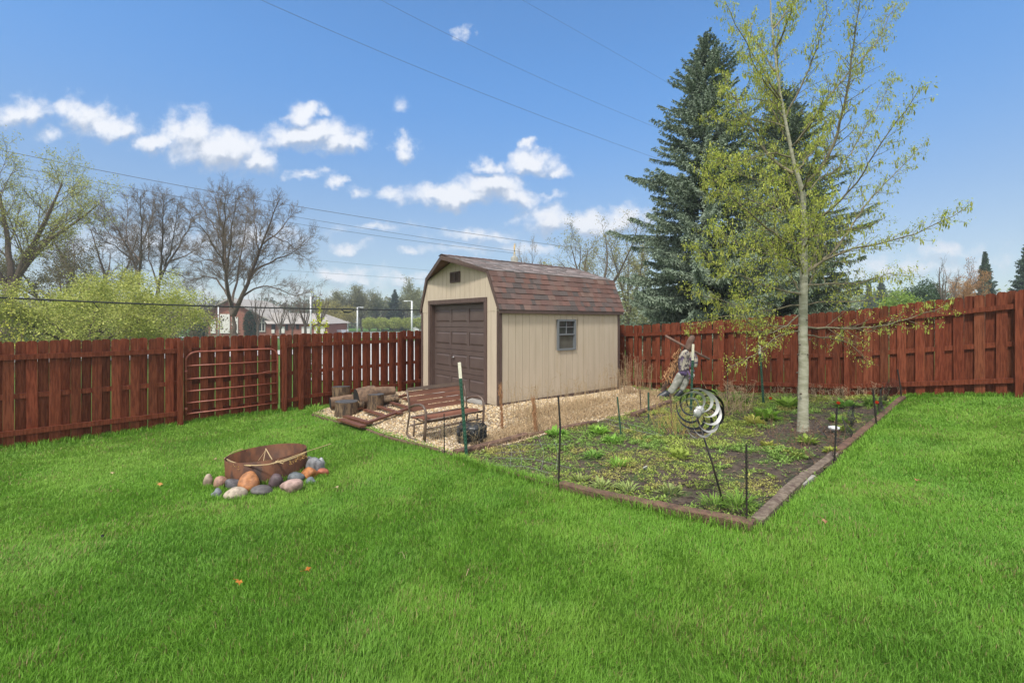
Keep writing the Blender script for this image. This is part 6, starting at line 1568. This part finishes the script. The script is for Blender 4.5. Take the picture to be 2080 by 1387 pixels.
mb.tube([(X0,260,spz(498.2)),(X0,260,spz(497)),(X0,260,spz(495.8)),(X0,260,spz(494.8))], [.14,.3,.28,.1], 8); mb.tube([(X0+.35,260,spz(499.5)),(X0+.6,260,spz(497.6)),(X0+.3,260,spz(495.8)),(X0+1.0,260,spz(493.5))], [.16,.14,.1,.08], 6)
part('gold_statue', mb, M['gold'], tsp, True, world=True)
# cars
def car(px, Y, L_, label, rz, kind='car'):
    b_ = world_base(px, Y); rt = thing('parked_car', label, 'car', (b_.x, b_.y, b_.z+.1), rz, group='white vehicles in the parking lot')
    H1, H2_ = (.95, 1.48) if kind == 'car' else (1.1, 1.85); mb = MB(); wv = .9
    if kind == 'car': prof = [(-L_/2,.35),(-L_/2,.85),(-L_*.36,.98),(-L_*.2,1.42),(L_*.12,1.46),(L_*.28,1.0),(L_*.47,.86),(L_/2,.6),(L_/2,.35)]
    else: prof = [(-L_/2,.5),(-L_/2,1.15),(-L_*.12,1.18),(-L_*.08,1.78),(L_*.14,1.8),(L_*.24,1.2),(L_*.48,1.1),(L_/2,.8),(L_/2,.5)]
    mb.prism(prof, -wv, wv, lambda x, z, y: (x, y, z)); part('body', mb, M['carwhite'], rt)
    mb = MB(); hi = 1.36 if kind == 'car' else 1.7; lo_ = 1.0 if kind == 'car' else 1.25; a0_, a1_ = (-L_*.3, L_*.24) if kind == 'car' else (-L_*.06, L_*.2)
    mb.add([(a0_,-wv-.01,lo_),(a1_,-wv-.01,lo_),(a1_-.45,-wv-.01,hi),(a0_+.3,-wv-.01,hi)], [(0,1,2,3)]); mb.add([(a0_,wv+.01,lo_),(a1_,wv+.01,lo_),(a1_-.45,wv+.01,hi),(a0_+.3,wv+.01,hi)], [(3,2,1,0)]); part('window', mb, M['carglass'], rt)
    for sx in (-.32, .32):
        for sy in (-wv, wv): mb = MB(); mb.tube([(L_*sx,sy-.1,.33),(L_*sx,sy+.1,.33)], .34, 14); part('wheel', mb, M['tyre'], rt)
car(689, 122, 4.5, 'white sedan parked in the lot above the fence', R(8)); car(677, 104, 5.2, 'white pickup truck roof just showing over the fence', R(170), 'truck')
# light poles
def lamp(px, top, Y, arm, label, wpx=4):
    b_ = world_base(px, Y); H = (HY-top)*Y/F+CZ-b_.z; rt = thing('light_pole', label, 'light pole', b_, group='white light poles beyond the fence'); r_ = wpx*Y/F/2
    mb = MB(); mb.tube([(0,0,-.1),(0,0,H*.5),(0,0,H-.05)], [r_*1.05,r_,r_*.85], 10); part('pole', mb, M['plainwhite'], rt, True)
    if arm:
        mb = MB(); mb.box((arm*.55, 0, H), (abs(arm)*1.15, r_*1.6, .1)); mb.box((arm*1.1, 0, H-.03), (abs(arm)*.7, .34, .16)); part('lamp_head', mb, M['plainwhite'], rt)
    return rt
lamp(836.5, 611, 72, -.85, 'nearest white light pole beside the shed, arm pointing left', 3.6)
lamp(726, 624, 95, .85, 'white light pole between cable splice and clipped trees, arm pointing right', 3)
lamp(706.5, 638, 130, .6, 'short distant light pole left of the arm-right pole', 1.8)
lamp(793, 643, 160, -.5, 'faint far light pole among the far trees', 1.4)
lamp(631, 602, 70, 0, 'tall plain white pole in front of the low brick wing', 3.4)
lamp(443.5, 622, 72, 0, 'thin white pole in front of the pale building panels', 2.6)
# overhead lines
def wire_line(pts, r_, label, m='powerline', name='power_line', group='thin power lines overhead', Ys=None):
    A_ = [P(x_, y_, Y_) for x_, y_, Y_ in pts]; mb = MB(); mb.tube(A_, r_, 5); o = part(name, mb, M[m], None, True)
    L0 = A_[0]; me = o.data; co = np.empty(len(me.vertices)*3); me.vertices.foreach_get('co', co); co = co.reshape(-1, 3)-np.array(L0); me.vertices.foreach_set('co', co.ravel()); o.location = L0; me.update()
    return tag(o, label, 'cable' if m == 'cable' else 'power line', group)
def curve3(a_, b_, c_, n=14): # quadratic through three pixel points (with depth)
    r = []
    for i in range(n+1):
        t = i/n; la = (t-.5)*(t-1)*2; lb = -4*t*(t-1); lc = 2*t*(t-.5)
        inv = [1/q[2] for q in (a_, b_, c_)]
        r.append((la*a_[0]+lb*b_[0]+lc*c_[0], la*a_[1]+lb*b_[1]+lc*c_[1], 1/(inv[0]+(inv[2]-inv[0])*t)))
    return r
wire_line(curve3((430,-45,26),(905,160,34),(1380,338,55)), .013, 'lowest of the three power lines crossing the upper sky')
wire_line(curve3((690,-45,28),(1030,128,36),(1400,286,55)), .010, 'middle power line of the three crossing the upper sky')
wire_line(curve3((980,-45,30),(1180,68,36),(1420,205,55)), .008, 'faintest, rightmost of the three upper power lines')
wire_line(curve3((-60,292,60),(560,412,75),(1180,505,95)), .040, 'upper of three power lines over the left trees')
wire_line(curve3((-60,322,60),(560,434,75),(1060,512,95)), .032, 'middle of three power lines over the left trees')
wire_line(curve3((-60,338,60),(560,448,75),(1060,516,95)), .032, 'lower of three power lines over the left trees')
wire_line(curve3((-60,470,70),(450,512,80),(900,552,95)), .022, 'faint low power line passing behind the bare trees, upper')
wire_line(curve3((-60,500,70),(450,540,80),(900,570,95)), .022, 'faint low power line passing behind the bare trees, lower')
cbp = curve3((-120,598,12.5),(430,622,16),(960,630.5,24), 24)
o = wire_line(cbp, .026, 'thick black utility cable sagging across above the left fence', 'cable', 'utility_cable', 'black utility cable')
del o['group']
mb = MB(); q = P(706, 629, 20)
for k in range(4):
    mb.tube([q+Vector((-.30+.03*k,0,.02)), q+Vector((-.18,.02*k,-.07-.02*k)), q+Vector((.05,0,-.09-.015*k)), q+Vector((.24,0,-.06)), q+Vector((.30-.03*k,0,.02)), q+Vector((.15,.02,.055)), q+Vector((-.18,0,.05)), q+Vector((-.30+.03*k,0,.02))], .014, 5)
o = part('cable_coil', mb, M['cable'], None, True); o.location = q; me = o.data; co = np.empty(len(me.vertices)*3); me.vertices.foreach_get('co', co); me.vertices.foreach_set('co', (co.reshape(-1,3)-np.array(q)).ravel()); tag(o, 'coiled splice loops hanging on the black cable', 'cable coil')

# ------------------------------------------------------------------ haze: one closed box of even pale air
mb = MB(); mb.box((0, 200, 36), (1000, 520, 86))
M['haze'] = bpy.data.materials.new('haze'); M['haze'].use_nodes = True; t = NT(M['haze'].node_tree); t.n.clear()
pv = t.new('ShaderNodeVolumePrincipled'); pv.inputs['Color'].default_value = (.86, .92, 1, 1); pv.inputs['Density'].default_value = .0009; pv.inputs['Anisotropy'].default_value = .2
oo = t.new('ShaderNodeOutputMaterial'); t.l.new(pv.outputs[0], oo.inputs['Volume'])
hz = part('haze', mb, M['haze']); hz['kind'] = 'stuff'; hz['label'] = 'thin pale haze in the far air'; hz['category'] = 'haze'
